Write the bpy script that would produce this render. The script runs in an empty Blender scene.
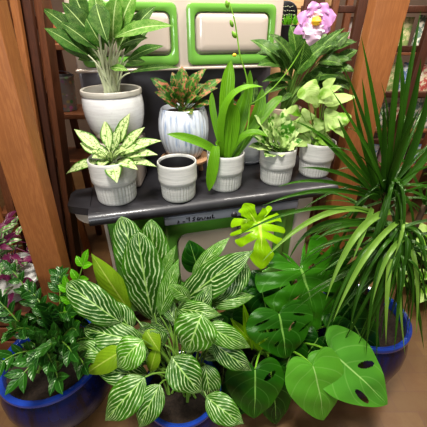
import bpy, math, random
from mathutils import Vector, Matrix
R = random.Random(7)
sc = bpy.context.scene
COL = sc.collection
F = 310.0; TH = math.radians(31); CZ = 1.55
PI = math.pi

def ray(px, py):
    x = (px-213.5)/F; y = (213.5-py)/F
    return Vector((x, math.cos(TH)+y*math.sin(TH), -math.sin(TH)+y*math.cos(TH)))
def at(px, py, Y):
    r = ray(px, py); t = Y/r.y
    return Vector((r.x*t, Y, CZ+r.z*t))
def onz(px, py, z):
    r = ray(px, py); t = (z-CZ)/r.z
    return Vector((r.x*t, r.y*t, z))
def pxm(py, Y):                      # metres per pixel there
    return Y/ray(213, py).y/F

# ---------------------------------------------------------------- objects
def tag(o, label=None, cat=None, group=None, kind=None):
    if label: o['label'] = label
    if cat: o['category'] = cat
    if group: o['group'] = group
    if kind: o['kind'] = kind
    return o
def empty(name, loc, label, cat, group=None, rz=0):
    o = bpy.data.objects.new(name, None); COL.objects.link(o)
    o.location = loc; o.rotation_euler = (0, 0, rz); o.empty_display_size = .05
    return tag(o, label, cat, group)

class MB:
    def __init__(s): s.v = []; s.f = []; s.uv = []; s.t = []
    def face(s, idx, uvs=None, tint=.5):
        s.f.append(idx); s.uv.append(uvs or [(0, 0)]*len(idx)); s.t.append(tint)
    def grid(s, rows, uvf=None, tint=.5, closed=False):
        n = len(rows); m = len(rows[0]); b = len(s.v)
        for r in rows: s.v.extend(r)
        mm = m if closed else m-1
        for i in range(n-1):
            for j in range(mm):
                j2 = (j+1) % m
                q = [b+i*m+j, b+i*m+j2, b+(i+1)*m+j2, b+(i+1)*m+j]
                if uvf:
                    uv = [uvf(i, j), uvf(i, j+1), uvf(i+1, j+1), uvf(i+1, j)]
                else:
                    uv = [(i/(n-1), j/mm), (i/(n-1), (j+1)/mm), ((i+1)/(n-1), (j+1)/mm), ((i+1)/(n-1), j/mm)]
                s.face(q, uv, tint)
        return b
    def lathe(s, prof, c=(0, 0, 0), seg=48, mod=None, tint=.5):
        c = Vector(c); rows = []
        for k, (r, z) in enumerate(prof):
            row = []
            for j in range(seg):
                a = 2*PI*j/seg
                rr = r*(mod(k, a) if mod else 1)
                row.append(c+Vector((rr*math.cos(a), rr*math.sin(a), z)))
            rows.append(row)
        rows = [list(reversed(r)) for r in rows]
        s.grid(rows, tint=tint, closed=True)
    def tube(s, pts, rad, seg=8, tint=.5, caps=True):
        pts = [Vector(p) for p in pts]; n = len(pts)
        rows = []; prev = None
        for i, p in enumerate(pts):
            T = (pts[min(i+1, n-1)]-pts[max(i-1, 0)])
            T = T.normalized() if T.length > 1e-9 else Vector((0, 0, 1))
            if prev is None:
                a = Vector((1, 0, 0)) if abs(T.x) < .8 else Vector((0, 1, 0))
                N = T.cross(a).normalized()
            else:
                N = (prev-T*prev.dot(T)); N = N.normalized() if N.length > 1e-6 else T.orthogonal().normalized()
            prev = N; B = T.cross(N)
            r = rad[i] if isinstance(rad, (list, tuple)) else rad
            rows.append([p+N*(r*math.cos(2*PI*j/seg))+B*(r*math.sin(2*PI*j/seg)) for j in range(seg)])
        b = s.grid(rows, tint=tint, closed=True)
        if caps:
            s.face([b+j for j in range(seg)][::-1], None, tint)
            s.face([b+(n-1)*seg+j for j in range(seg)], None, tint)
    def box(s, x0, x1, y0, y1, z0, z1, bev=0, M=None, tint=.5):
        # bevelled box as a convex loft
        if bev <= 0:
            P = [Vector((x, y, z)) for z in (z0, z1) for (x, y) in ((x0, y0), (x1, y0), (x1, y1), (x0, y1))]
            if M: P = [M @ p for p in P]
            b = len(s.v); s.v.extend(P)
            for q in ((3, 2, 1, 0), (4, 5, 6, 7), (0, 1, 5, 4), (1, 2, 6, 5), (2, 3, 7, 6), (3, 0, 4, 7)):
                s.face([b+i for i in q], [(0, 0), (1, 0), (1, 1), (0, 1)], tint)
            return
        def ring(d, z):
            out = []
            cs = [(x1-bev, y1-bev, 0), (x0+bev, y1-bev, 90), (x0+bev, y0+bev, 180), (x1-bev, y0+bev, 270)]
            for cx, cy, a0 in cs:
                for k in range(5):
                    a = math.radians(a0+k*22.5)
                    out.append(Vector((cx+(bev-d)*math.cos(a), cy+(bev-d)*math.sin(a), z)))
            return out
        rows = [ring(bev*(1-math.sin(a)), z0+bev*(1-math.cos(a))) for a in (0, PI/8, PI/4, PI*3/8, PI/2)]
        rows += [ring(bev*(1-math.cos(a)), z1-bev*(1-math.sin(a))) for a in (0, PI/8, PI/4, PI*3/8, PI/2)]
        if M: rows = [[M @ p for p in r] for r in rows]
        n = len(rows[0]); b = s.grid(rows, tint=tint, closed=True)
        s.face([b+j for j in range(n)][::-1], None, tint)
        s.face([b+9*n+j for j in range(n)], None, tint)
    def build(s, name, mat, parent=None, smooth=True, origin=None):
        me = bpy.data.meshes.new(name)
        o = bpy.data.objects.new(name, me); COL.objects.link(o)
        off = Vector((0, 0, 0))
        vs = s.v
        if parent is not None:
            o.parent = parent
            if origin == 'world':    # verts are in world space: bring to the parent's frame
                inv = (Matrix.Translation(parent.location) @ Matrix.Rotation(parent.rotation_euler.z, 4, 'Z')).inverted()
                vs = [inv @ Vector(p) for p in vs]
        elif origin is not None:
            off = Vector(origin); o.location = off
            vs = [Vector(p)-off for p in vs]
        me.from_pydata([tuple(p) for p in vs], [], s.f)
        uvl = me.uv_layers.new(name='UVMap'); flat = []
        for u in s.uv:
            for a, b in u: flat += [a, b]
        uvl.data.foreach_set('uv', flat)
        at_ = me.attributes.new('tint', 'FLOAT', 'FACE'); at_.data.foreach_set('value', s.t)
        me.materials.append(mat)
        me.polygons.foreach_set('use_smooth', [smooth]*len(s.f))
        me.update()
        if smooth:
            try: me.set_sharp_from_angle(angle=math.radians(40))
            except Exception: pass
        return o

# ---------------------------------------------------------------- materials
class NT:
    def __init__(s, name):
        s.m = bpy.data.materials.new(name); s.m.use_nodes = True
        s.n = s.m.node_tree.nodes; s.l = s.m.node_tree.links
        s.b = s.n['Principled BSDF']; s.out = s.n['Material Output']
    def link(s, a, b): s.l.new(a, b)
    def val(s, x, inp):
        if isinstance(x, (int, float)): inp.default_value = x
        elif isinstance(x, (tuple, list)): inp.default_value = tuple(x)+((1,) if len(x) == 3 and len(inp.default_value) == 4 else ())
        else: s.link(x, inp)
    def math(s, op, a, b=0.0, c=None, clamp=False):
        n = s.n.new('ShaderNodeMath'); n.operation = op; n.use_clamp = clamp
        s.val(a, n.inputs[0]); s.val(b, n.inputs[1])
        if c is not None: s.val(c, n.inputs[2])
        return n.outputs[0]
    def mix(s, f, a, b, t='MIX'):
        n = s.n.new('ShaderNodeMixRGB'); n.blend_type = t
        s.val(f, n.inputs[0]); s.val(a, n.inputs[1]); s.val(b, n.inputs[2]); return n.outputs[0]
    def noise(s, vec, scale, detail=3, rough=.5):
        n = s.n.new('ShaderNodeTexNoise'); n.inputs['Scale'].default_value = scale
        n.inputs['Detail'].default_value = detail; n.inputs['Roughness'].default_value = rough
        if vec: s.link(vec, n.inputs['Vector'])
        return n.outputs['Fac']
    def ramp(s, f, a, b):            # smooth step from a to b
        n = s.n.new('ShaderNodeMapRange'); n.interpolation_type = 'SMOOTHSTEP'
        s.val(f, n.inputs[0]); n.inputs[1].default_value = a; n.inputs[2].default_value = b
        return n.outputs[0]
    def obj(s, scale=None):
        n = s.n.new('ShaderNodeTexCoord')
        if scale is None: return n.outputs['Object']
        m = s.n.new('ShaderNodeMapping'); m.inputs['Scale'].default_value = scale
        s.link(n.outputs['Object'], m.inputs[0]); return m.outputs[0]
    def bump(s, h, strength=.3, dist=.01):
        n = s.n.new('ShaderNodeBump'); n.inputs['Strength'].default_value = strength
        n.inputs['Distance'].default_value = dist; s.link(h, n.inputs['Height']); s.link(n.outputs[0], s.b.inputs['Normal'])
    def fin(s, col, rough=.5, metal=0, coat=0, spec=None):
        s.val(col, s.b.inputs['Base Color']); s.val(rough, s.b.inputs['Roughness'])
        s.b.inputs['Metallic'].default_value = metal; s.b.inputs['Coat Weight'].default_value = coat
        if spec is not None: s.b.inputs['Specular IOR Level'].default_value = spec
        return s.m

def plain(name, col, rough=.5, metal=0, coat=0, var=.15, scale=20, bump=0):
    t = NT(name); n = t.noise(t.obj(), scale)
    c = t.mix(n, tuple(x*(1-var) for x in col), tuple(min(1, x*(1+var)) for x in col))
    if bump: t.bump(n, bump, .005)
    return t.fin(c, rough, metal, coat)

def leafmat(name, dark, light, mode='plain', pat=(.8, .85, .6), freq=9, slope=.9, thick=.5, rib=None, ribw=.05,
            rough=.38, transl=.22, amount=1.0, edge=.93, noise_scale=30, spec=.5):
    t = NT(name)
    uvn = t.n.new('ShaderNodeTexCoord'); sp = t.n.new('ShaderNodeSeparateXYZ'); t.link(uvn.outputs['UV'], sp.inputs[0])
    u, v = sp.outputs[0], sp.outputs[1]
    a = t.math('ABSOLUTE', t.math('MULTIPLY_ADD', v, 2.0, -1.0))
    an = t.n.new('ShaderNodeAttribute'); an.attribute_name = 'tint'; tint = an.outputs['Fac']
    ob = t.obj()
    n1 = t.noise(ob, noise_scale, 3)
    base = t.mix(tint, dark, light)
    base = t.mix(t.math('MULTIPLY', t.ramp(a, .45, 1.0), .45), base, light)
    base = t.mix(t.math('MULTIPLY', n1, .5), base, tuple(x*.55 for x in dark))
    # veins running out from the midrib
    s0 = t.math('SUBTRACT', t.math('MULTIPLY', u, float(freq)), t.math('MULTIPLY', t.math('POWER', a, 1.15), slope*freq*.50))
    nd = t.noise(ob, 14, 3, .5)
    s1 = t.math('ADD', s0, t.math('MULTIPLY', nd, 2.0 if mode == 'stripe' else .15))
    fr = t.math('ABSOLUTE', t.math('MULTIPLY_ADD', t.math('FRACT', s1), 2.0, -1.0))   # 0..1 triangle
    h = fr
    if mode == 'stripe':
        th_ = t.math('MULTIPLY_ADD', t.noise(ob, 33, 2), .5, 1-thick-.25-.12)
        m = t.ramp(t.math('SUBTRACT', fr, th_), -.08, .30)
        m = t.math('MULTIPLY', m, t.ramp(a, .99, edge-.08))
        m = t.math('MULTIPLY', m, t.math('MULTIPLY_ADD', t.ramp(t.noise(ob, 60, 3, .6), .35, .6), .65, .35))
        m = t.math('MULTIPLY', m, amount, clamp=True)
        col = t.mix(m, base, pat)
    elif mode == 'speckle':
        vo = t.n.new('ShaderNodeTexNoise'); vo.inputs['Scale'].default_value = noise_scale*3; vo.inputs['Detail'].default_value = 4
        vo.inputs['Roughness'].default_value = .7
        t.link(ob, vo.inputs['Vector'])
        m = t.ramp(vo.outputs['Fac'], .5-.1*amount-.06, .5-.1*amount+.08)
        m = t.math('MULTIPLY', m, t.ramp(a, edge, edge-.25))
        col = t.mix(m, base, pat)
    elif mode == 'blotch':
        m = t.ramp(t.noise(ob, noise_scale, 2), .5-.12*amount, .6-.12*amount)
        m = t.math('MULTIPLY', m, t.ramp(a, edge, edge-.25))
        col = t.mix(m, base, pat)
    elif mode == 'blade':
        w = t.math('ABSOLUTE', t.math('SINE', t.math('MULTIPLY', v, 22.0)))
        col = t.mix(t.math('MULTIPLY', w, .35), base, pat); h = w
    else:
        col = t.mix(t.math('MULTIPLY', t.ramp(fr, .86, 1.0), .22), base, pat)
    if rib:
        m = t.ramp(a, ribw*1.6, ribw*.6)
        col = t.mix(t.math('MULTIPLY', m, .85), col, rib)
    t.bump(h, .25, .003)
    t.fin(col, rough, spec=spec*.75)
    t.b.inputs['Specular Tint'].default_value = (.9, 1, .75, 1)
    tr = t.n.new('ShaderNodeBsdfTranslucent'); t.link(col, tr.inputs['Color'])
    mx = t.n.new('ShaderNodeMixShader'); mx.inputs[0].default_value = transl
    t.link(t.b.outputs[0], mx.inputs[1]); t.link(tr.outputs[0], mx.inputs[2]); t.link(mx.outputs[0], t.out.inputs['Surface'])
    return t.m

def wood(name, c1, c2, axis='z', scale=1.0, rough=.55):
    t = NT(name)
    sc_ = {'z': (14*scale, 14*scale, 1.2*scale), 'x': (1.2*scale, 14*scale, 14*scale), 'y': (14*scale, 1.2*scale, 14*scale)}[axis]
    v = t.obj(sc_)
    n = t.noise(v, 3.2, 5, .6)
    w = t.math('ABSOLUTE', t.math('SINE', t.math('MULTIPLY', n, 26.0)))
    c = t.mix(t.math('MULTIPLY', w, .6), c1, c2)
    c = t.mix(t.math('MULTIPLY', t.ramp(t.noise(t.obj(), 5, 3), .4, .7), .35), c, tuple(x*.55 for x in c1))
    t.bump(w, .12, .002)
    return t.fin(c, rough)

M = {}
M['post_l'] = wood('wood_warm', (.36, .145, .045), (.24, .085, .026), 'z', .8)
M['post_r'] = wood('wood_honey', (.38, .15, .048), (.27, .10, .032), 'z', .6)
M['wood_dark'] = wood('wood_dark_brown', (.09, .030, .012), (.045, .015, .008), 'z', .9)
M['wood_mid'] = wood('wood_mid_brown', (.17, .06, .022), (.09, .03, .012), 'z', .9)
M['wood_midx'] = wood('wood_mid_brown_x', (.20, .075, .028), (.11, .04, .016), 'x', .9)
M['wood_pale'] = wood('wood_pale', (.62, .40, .20), (.52, .31, .14), 'x', .7)
M['wood_stand'] = wood('wood_stand', (.45, .27, .15), (.33, .18, .09), 'x', .7)
M['iron'] = plain('black_iron', (.030, .029, .033), .42, .0, .25, .4, 14, .15)
M['steel'] = plain('grey_steel', (.27, .28, .33), .35, .3, 0, .25, 12)
M['chrome'] = plain('chrome', (.45, .45, .46), .2, .9)
M['green'] = plain('green_enamel', (.16, .37, .065), .16, 0, .7, .06, 6)
M['green_low'] = plain('green_enamel_low', (.13, .33, .055), .2, 0, .6, .1, 6)
M['cream'] = plain('cream_enamel', (.54, .46, .39), .16, 0, .7, .04, 5)
M['cream_dull'] = plain('cream_enamel_dull', (.50, .43, .37), .3, 0, .4, .1, 8)
M['splash'] = plain('dark_grey_back', (.115, .105, .115), .35, .1, .2, .3, 8)
M['soil'] = plain('potting_soil', (.025, .016, .010), .95, 0, 0, .8, 90, .8)
M['dark_inner'] = plain('dark_inside', (.018, .018, .022), .8)
M['script'] = plain('black_script', (.006, .006, .008), .35)

def potmat(name, col, c2, rough=.45, streak=12, coat=.1):
    t = NT(name)
    n = t.noise(t.obj((1, 1, 14)), 9, 4, .6)
    s = t.noise(t.obj(), 160, 2)
    c = t.mix(t.ramp(n, .35, .75), col, c2)
    c = t.mix(t.math('MULTIPLY', t.ramp(s, .62, .75), .35), c, tuple(x*.55 for x in col))
    t.bump(n, .25, .004)
    return t.fin(c, rough, 0, coat)
M['pot_white'] = potmat('stoneware_white', (.66, .65, .61), (.50, .50, .47))
M['pot_grey'] = potmat('stoneware_grey', (.42, .43, .43), (.30, .31, .32))
M['pot_big'] = potmat('glazed_offwhite', (.70, .70, .69), (.62, .61, .60), .18, coat=.6)
M['pot_rim'] = potmat('speckled_rim', (.50, .48, .42), (.36, .33, .28), .4)
M['pot_tan'] = potmat('pot_tan', (.42, .33, .25), (.33, .25, .18), .6)
M['terracotta'] = potmat('terracotta', (.40, .15, .06), (.33, .11, .04), .8)
def streakpot():
    t = NT('blue_streak_glaze')
    n = t.noise(t.obj((9, 9, 1.2)), 5, 3, .6)
    c = t.mix(t.ramp(n, .48, .72), (.66, .69, .75), (.28, .36, .52))
    t.bump(n, .15, .004)
    return t.fin(c, .25, 0, .5)
M['pot_blue_white'] = streakpot()
def bluepot():
    t = NT('cobalt_glaze')
    n = t.noise(t.obj((5, 5, 1)), 6, 4, .6)
    c = t.mix(t.ramp(n, .4, .7), (.006, .012, .075), (.010, .008, .022))
    t.bump(n, .2, .006)
    return t.fin(c, .2, 0, .35)
M['pot_cobalt'] = bluepot()
M['rim_cobalt'] = plain('cobalt_rim', (.012, .045, .26), .12, 0, .9, .4, 12)
M['saucer'] = plain('grey_saucer', (.22, .23, .25), .4)
M['plastic_black'] = plain('black_plastic', (.02, .02, .022), .5)
M['stem'] = plain('stem_green', (.13, .24, .035), .45)
M['stem_pale'] = plain('stem_pale', (.52, .56, .36), .4)
M['stem_bright'] = plain('stem_bright', (.20, .42, .04), .4)
M['bark'] = plain('bark', (.10, .065, .035), .9, 0, 0, .5, 60, .5)

M['calathea'] = leafmat('striped_leaf', (.006, .050, .006), (.085, .25, .012), 'stripe', (.50, .62, .32), 7.0, 1.25, .22, rib=(.34, .52, .15), ribw=.035, rough=.3, transl=.15)
M['lime_plain'] = leafmat('olive_lime_leaf', (.17, .30, .012), (.24, .40, .02), 'plain', (.3, .45, .05), 8, .8, rib=(.4, .5, .1), rough=.35, transl=.3)
M['monstera'] = leafmat('monstera_leaf', (.006, .048, .005), (.045, .19, .008), 'plain', (.16, .36, .08), 7, .55, rib=(.22, .42, .09), ribw=.025, rough=.24, transl=.12, noise_scale=9)
M['monstera_light'] = leafmat('monstera_light', (.08, .26, .03), (.12, .36, .03), 'plain', (.28, .48, .14), 6, .6, rib=(.32, .52, .16), ribw=.02, rough=.26, transl=.15, noise_scale=8)
M['monstera_lime'] = leafmat('monstera_lime', (.24, .50, .005), (.38, .68, .008), 'plain', (.58, .8, .08), 8, .6, rib=(.65, .8, .15), rough=.3, transl=.35)
M['agl_big'] = leafmat('aglaonema_fine_veined', (.004, .035, .003), (.025, .12, .008), 'stripe', (.34, .48, .12), 16, 1.5, .27, rib=(.42, .55, .22), ribw=.035, amount=.45, edge=1.0, spec=.25, rough=.5, transl=.15)
M['agl_big_pale'] = leafmat('aglaonema_pale', (.02, .12, .006), (.10, .30, .02), 'stripe', (.46, .60, .20), 13, 1.5, .36, rib=(.5, .62, .28), ribw=.05, amount=.75, edge=1.0, spec=.25, rough=.5, transl=.15)
M['agl_speck'] = leafmat('aglaonema_speckled', (.03, .13, .01), (.09, .25, .015), 'speckle', (.60, .70, .34), amount=.75, rib=(.2, .38, .06), ribw=.05, noise_scale=26)
M['agl_pink'] = leafmat('aglaonema_pink', (.015, .085, .012), (.06, .19, .02), 'speckle', (.42, .16, .09), amount=-.35, rib=(.16, .30, .05), ribw=.09, noise_scale=16, edge=1.15)
M['dieff'] = leafmat('dieffenbachia', (.004, .035, .005), (.025, .12, .010), 'stripe', (.30, .48, .12), 9, 1.4, .32, rib=(.22, .38, .08), ribw=.06, amount=.8, edge=1.0, rough=.3)
M['variegated'] = leafmat('variegated', (.035, .17, .008), (.11, .32, .015), 'blotch', (.50, .64, .26), amount=.9, noise_scale=26, edge=1.15)
M['cream_leaf'] = leafmat('cream_lime_leaf', (.14, .36, .015), (.30, .52, .07), 'blotch', (.44, .60, .20), amount=.7, noise_scale=14, edge=1.1)
M['orchid_leaf'] = leafmat('orchid_leaf', (.03, .13, .006), (.16, .42, .01), 'blade', (.28, .5, .05), rough=.3, transl=.25)
M['blade'] = leafmat('dracaena_blade', (.004, .028, .003), (.05, .16, .010), 'blade', (.08, .20, .02), rough=.24, transl=.12)
M['blade_pale'] = leafmat('dracaena_blade_pale', (.06, .18, .012), (.19, .34, .04), 'blade', (.30, .42, .12), rough=.24, transl=.15)
M['zz'] = leafmat('zz_leaf', (.004, .032, .005), (.03, .13, .010), 'plain', (.06, .16, .03), 5, .5, rib=(.10, .24, .06), rough=.28, transl=.1)
M['zz_bright'] = leafmat('zz_leaf_bright', (.07, .28, .006), (.13, .42, .01), 'plain', (.24, .5, .05), 5, .5, rib=(.3, .55, .08), rough=.28, transl=.2)
M['trad'] = leafmat('purple_green_leaf', (.06, .19, .05), (.20, .36, .10), 'stripe', (.42, .50, .30), 3, .2, .4, rib=(.20, .05, .12), ribw=.2)
M['trad_p'] = leafmat('purple_leaf', (.10, .012, .05), (.20, .03, .10), 'plain', (.3, .08, .2), 3)
M['petal'] = plain('petal_pink', (.62, .30, .56), .5, var=.12, scale=50)
M['petal_w'] = plain('petal_white', (.74, .52, .62), .5, var=.12, scale=60)
M['petal_y'] = plain('petal_yellow', (.90, .55, .03), .5)

# ---------------------------------------------------------------- leaf builders
PROF = {
    'oval': [(0, .0), (.04, .30), (.12, .70), (.22, .92), (.36, 1), (.50, .98), (.63, .84), (.75, .62), (.84, .41), (.91, .21), (.96, .08), (1, 0)],
    'ovate': [(0, .0), (.05, .40), (.15, .74), (.3, .94), (.45, 1), (.6, .97), (.74, .84), (.86, .62), (.94, .36), (.98, .16), (1, 0)],
    'lance': [(0, .06), (.1, .35), (.25, .75), (.4, 1), (.55, .95), (.7, .72), (.85, .38), (.95, .12), (1, 0)],
    'heart': [(0, .45), (.04, .80), (.12, .98), (.25, 1), (.45, .88), (.65, .62), (.82, .34), (.93, .13), (1, 0)],
    'strap': [(0, .55), (.1, .7), (.3, .92), (.6, 1), (.8, .85), (.92, .5), (1, .03)],
    'blade': [(0, .75), (.1, .9), (.4, 1), (.7, .72), (.9, .3), (1, .02)],
    'round': [(0, 0), (.06, .45), (.2, .85), (.45, 1), (.7, .88), (.88, .55), (.96, .28), (1, .05)],
}
def interp(tab, u):
    for (a, x), (b, y) in zip(tab, tab[1:]):
        if u <= b:
            k = (u-a)/(b-a); return x+(y-x)*k
    return tab[-1][1]
def bez(p0, p1, p2, t): return p0*(1-t)**2+p1*(2*t*(1-t))+p2*t*t
def dbez(p0, p1, p2, t): return (p1-p0)*(2*(1-t))+(p2-p1)*(2*t)
UP = Vector((0, -.45, .9)).normalized()

def leaf(mb, b, t, w, ctrl=None, lift=.0, nrm=None, prof='oval', fold=.25, tint=None, nu=12, nv=3, wave=.0, roll=0, droop=0.0):
    """b,t: world points; w: full width in metres; lift: arch above the chord (fraction of length)"""
    b = Vector(b); t = Vector(t); L = (t-b).length
    N0 = Vector(nrm).normalized() if nrm is not None else UP
    if ctrl is None: ctrl = (b+t)/2+N0*(lift*L*2)
    ctrl = Vector(ctrl)
    if tint is None: tint = R.random()
    tab = PROF[prof]; rows = []
    ph = R.random()*6
    for i in range(nu+1):
        u = i/nu
        c = bez(b, ctrl, t, u); T = dbez(b, ctrl, t, u)
        T = T.normalized() if T.length > 1e-9 else (t-b).normalized()
        S = T.cross(N0)
        S = S.normalized() if S.length > 1e-4 else T.orthogonal().normalized()
        N = S.cross(T)
        if roll:
            q = Matrix.Rotation(roll, 3, T); S = q @ S; N = q @ N
        hw = w*.5*interp(tab, u)
        row = []
        for j in range(-nv, nv+1):
            v = j/nv
            row.append(c+S*(v*hw*(1-.12*fold*v*v))+N*(fold*abs(v)*hw-droop*v*v*hw*1.2+wave*hw*abs(v)*math.sin(u*17+ph+(2 if j > 0 else 0))))
        rows.append(row)
    mb.grid(rows, lambda i, j: (i/nu, j/(2*nv)), tint)

def catmull(pts, t):
    n = len(pts)-1; x = t*n; i = min(int(x), n-1); k = x-i
    P = lambda q: pts[max(0, min(n, q))]
    a, b, c, d = P(i-1), P(i), P(i+1), P(i+2)
    return tuple(.5*((2*b[m])+(-a[m]+c[m])*k+(2*a[m]-5*b[m]+4*c[m]-d[m])*k*k+(-a[m]+3*b[m]-3*c[m]+d[m])*k**3) for m in (0, 1))
HEARTM = [(0.0, -.03), (.10, -.26), (.26, -.40), (.44, -.32), (.54, -.08), (.55, .20), (.47, .46), (.32, .69), (.15, .88), (0, 1.0)]
HEART = [(0.0, -.01), (.10, -.13), (.25, -.20), (.40, -.13), (.50, .06), (.52, .28), (.44, .50), (.30, .71), (.14, .89), (0, 1.0)]

def monstera(mb, b, t, w, lobes=5, depth=.55, gap=.32, holes=(), nrm=None, lift=.08, droop=.25, tint=None, gaps=None, tipround=.06):
    """heart leaf split into lobes along its side veins. holes: list of (side, s0, s1, t0, t1)"""
    b = Vector(b); t = Vector(t); L = (t-b).length
    N0 = Vector(nrm).normalized() if nrm is not None else UP
    ctrl = (b+t)/2+N0*(lift*L*2)
    if tint is None: tint = R.random()
    def pos(x, y):
        yy = max(0, min(1.0, y)); T = dbez(b, ctrl, t, yy).normalized()
        c = bez(b, ctrl, t, yy)+T*(L*min(0, y))
        S = T.cross(N0).normalized(); N = S.cross(T)
        return c+S*(x*w)+N*(-droop*w*x*x*1.6+.10*w*abs(x)*(1-abs(x)) + .012*w*math.sin(y*21+x*9))
    def outline(s): return catmull(HEARTM, s)
    def mid(s): return (0, 0) if s < .35 else (0, .60*((s-.35)/.65)**1.3)
    for side in (-1, 1):
        ed = [0]+[(k+R.uniform(-.12, .12))/lobes*1.0 for k in range(1, lobes)]+[1]
        ed = [e*.93+.0 if 0 < e < 1 else e for e in ed]
        for k in range(lobes):
            s0, s1 = ed[k], ed[k+1]
            ga = 0 if k == 0 or gap == 0 else gap*(s1-s0)*R.uniform(.35, .6)
            gb = 0 if k == lobes-1 or gap == 0 else gap*(s1-s0)*R.uniform(.35, .6)
            d0 = depth+R.uniform(-.08, .08)
            if k == 0: d0 = max(d0, .45)
            nt, ns = 12, 6
            rows = []; uvs = []
            for i in range(nt+1):
                tt = i/nt; row = []; uvr = []
                g = 0 if tt < d0 else math.sin(min(1, (tt-d0)/(1-d0)*1.3)*PI/2)
                a = s0+ga*g; c = s1-gb*g
                for j in range(ns+1):
                    q = j/ns; s = a+(c-a)*q
                    m = mid(s); o = outline(s)
                    rr = 1
                    if ga or gb:
                        e = abs(2*q-1)**3
                        rr = 1-tipround*e*tt
                    # side veins sweep toward the tip
                    kx = tt*rr; ky = (tt*rr)**1.25
                    x = m[0]+(o[0]-m[0])*kx; y = m[1]+(o[1]-m[1])*ky
                    row.append(pos(side*x, y)); uvr.append((s, .5+.5*tt*.98*side))
                rows.append(row); uvs.append(uvr)
            base = len(mb.v)
            for r_ in rows: mb.v.extend(r_)
            for i in range(nt):
                for j in range(ns):
                    sm = s0+(s1-s0)*(j+.5)/ns; tm = (i+.5)/nt
                    if any(h[0] == side and ((sm-(h[1]+h[2])/2)/((h[2]-h[1])/2))**2+((tm-(h[3]+h[4])/2)/((h[4]-h[3])/2))**2 < 1 for h in holes): continue
                    q = [base+i*(ns+1)+j, base+i*(ns+1)+j+1, base+(i+1)*(ns+1)+j+1, base+(i+1)*(ns+1)+j]
                    uv = [uvs[i][j], uvs[i][j+1], uvs[i+1][j+1], uvs[i+1][j]]
                    if side < 0: q.reverse(); uv.reverse()
                    mb.face(q, uv, tint)

def heartleaf(mb, b, t, w, holes=(), nrm=None, lift=.08, droop=.2, tint=None):
    """an uncut heart blade: two fine grids with open elliptical holes (side, x, y, half length, half width, angle)"""
    b = Vector(b); t = Vector(t); L = (t-b).length
    N0 = Vector(nrm).normalized() if nrm is not None else UP
    ctrl = (b+t)/2+N0*(lift*L*2)
    if tint is None: tint = R.random()
    def pos(x, y):
        yy = max(0, min(1.0, y)); T = dbez(b, ctrl, t, yy).normalized()
        c = bez(b, ctrl, t, yy)+T*(L*min(0, y))
        S = T.cross(N0).normalized(); N = S.cross(T)
        return c+S*(x*w)+N*(-droop*w*x*x*1.6+.10*w*abs(x)*(1-abs(x))+.010*w*math.sin(y*14+x*7))
    ns, nt = (120, 64) if holes else (26, 8)
    for side in (-1, 1):
        base = len(mb.v); P2 = []; UV = []
        for i in range(nt+1):
            tt = i/nt
            for j in range(ns+1):
                s = j/ns; o = catmull(HEART, s); m = (0, 0) if s < .3 else (0, ((s-.3)/.7)**1.15)
                x = o[0]*tt; y = m[1]+(o[1]-m[1])*tt**1.25
                P2.append((side*x, y)); UV.append((s, .5+.49*tt*side))
        def inh(p):
            for (hx, hy, ha, hb, an) in holes:
                dx = p[0]*w-hx*w; dy = (p[1]-hy)*L
                c, s_ = math.cos(an), math.sin(an)
                e = ((dx*c+dy*s_)/(ha*w))**2+((-dx*s_+dy*c)/(hb*w))**2
                if e < 1: return True
            return False
        mb.v.extend(pos(*p) for p in P2)
        for i in range(nt):
            for j in range(ns):
                q = [i*(ns+1)+j, i*(ns+1)+j+1, (i+1)*(ns+1)+j+1, (i+1)*(ns+1)+j]
                cx = sum(P2[k][0] for k in q)/4; cy = sum(P2[k][1] for k in q)/4
                if holes and inh((cx, cy)): continue
                uv = [UV[k] for k in q]; q = [base+k for k in q]
                if side < 0: q.reverse(); uv.reverse()
                mb.face(q, uv, tint)

def stalk(mb, a, b, r0=.004, r1=.0025, bow=.25, out=None, n=8):
    a = Vector(a); b = Vector(b)
    c = (a+b)/2+Vector((0, 0, 1))*((b-a).length*bow)
    if out is not None: c = Vector(out)
    mb.tube([bez(a, c, b, i/n) for i in range(n+1)], [r0+(r1-r0)*i/n for i in range(n+1)], 6)

# ---------------------------------------------------------------- pots
def soil(parent, r, z, c=(0, 0)):
    m = MB(); rows = []
    for k in range(6):
        rr = r*k/5
        rows.append([Vector((c[0]+rr*math.cos(2*PI*j/24), c[1]+rr*math.sin(2*PI*j/24), z+.006*math.sin(k*2.3+j*1.7)*(k < 5))) for j in range(24)])
    m.grid(rows, closed=True); return m.build('soil', M['soil'], parent)

def stone_pot(parent, s=1.0, mat='pot_white', dirt=True, cup=.30):
    """stoneware pot: wide smooth band above, narrower fluted foot"""
    R0 = .082*s; H = .165*s
    prof = [(0, 0), (R0*.80, 0), (R0*.84, .004), (R0*.87, .012*s), (R0*.89, H*.38), (R0*.895, H*.43), (R0*.93, H*.455), (R0*.985, H*.50), (R0, H*.56), (R0, H*.62),
            (R0*.99, H*.66), (R0, H*.72), (R0*.99, H*.78), (R0, H*.84), (R0*.995, H*.93), (R0*1.0, H*.98), (R0*.97, H), (R0*.93, H*.99), (R0*.91, H*.95), (R0*.90, H*.72)]
    def mod(k, a): return 1+(.024*math.cos(a*36) if 3 <= k <= 5 else 0)
    m = MB(); m.lathe(prof, seg=144, mod=mod); m.build('pot', M[mat], parent)
    if dirt: soil(parent, R0*.905, H*.80)
    else:
        m = MB(); m.lathe([(0, H*.60), (R0*.8, H*.60), (R0*.86, H*.62), (R0*.885, H*.93), (R0*.87, H*.94), (R0*.855, H*.9), (R0*.85, H*.62)], seg=48)
        m.build('inner_pot', M['plastic_black'], parent); soil(parent, R0*.86, H*.66)
    return H

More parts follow.
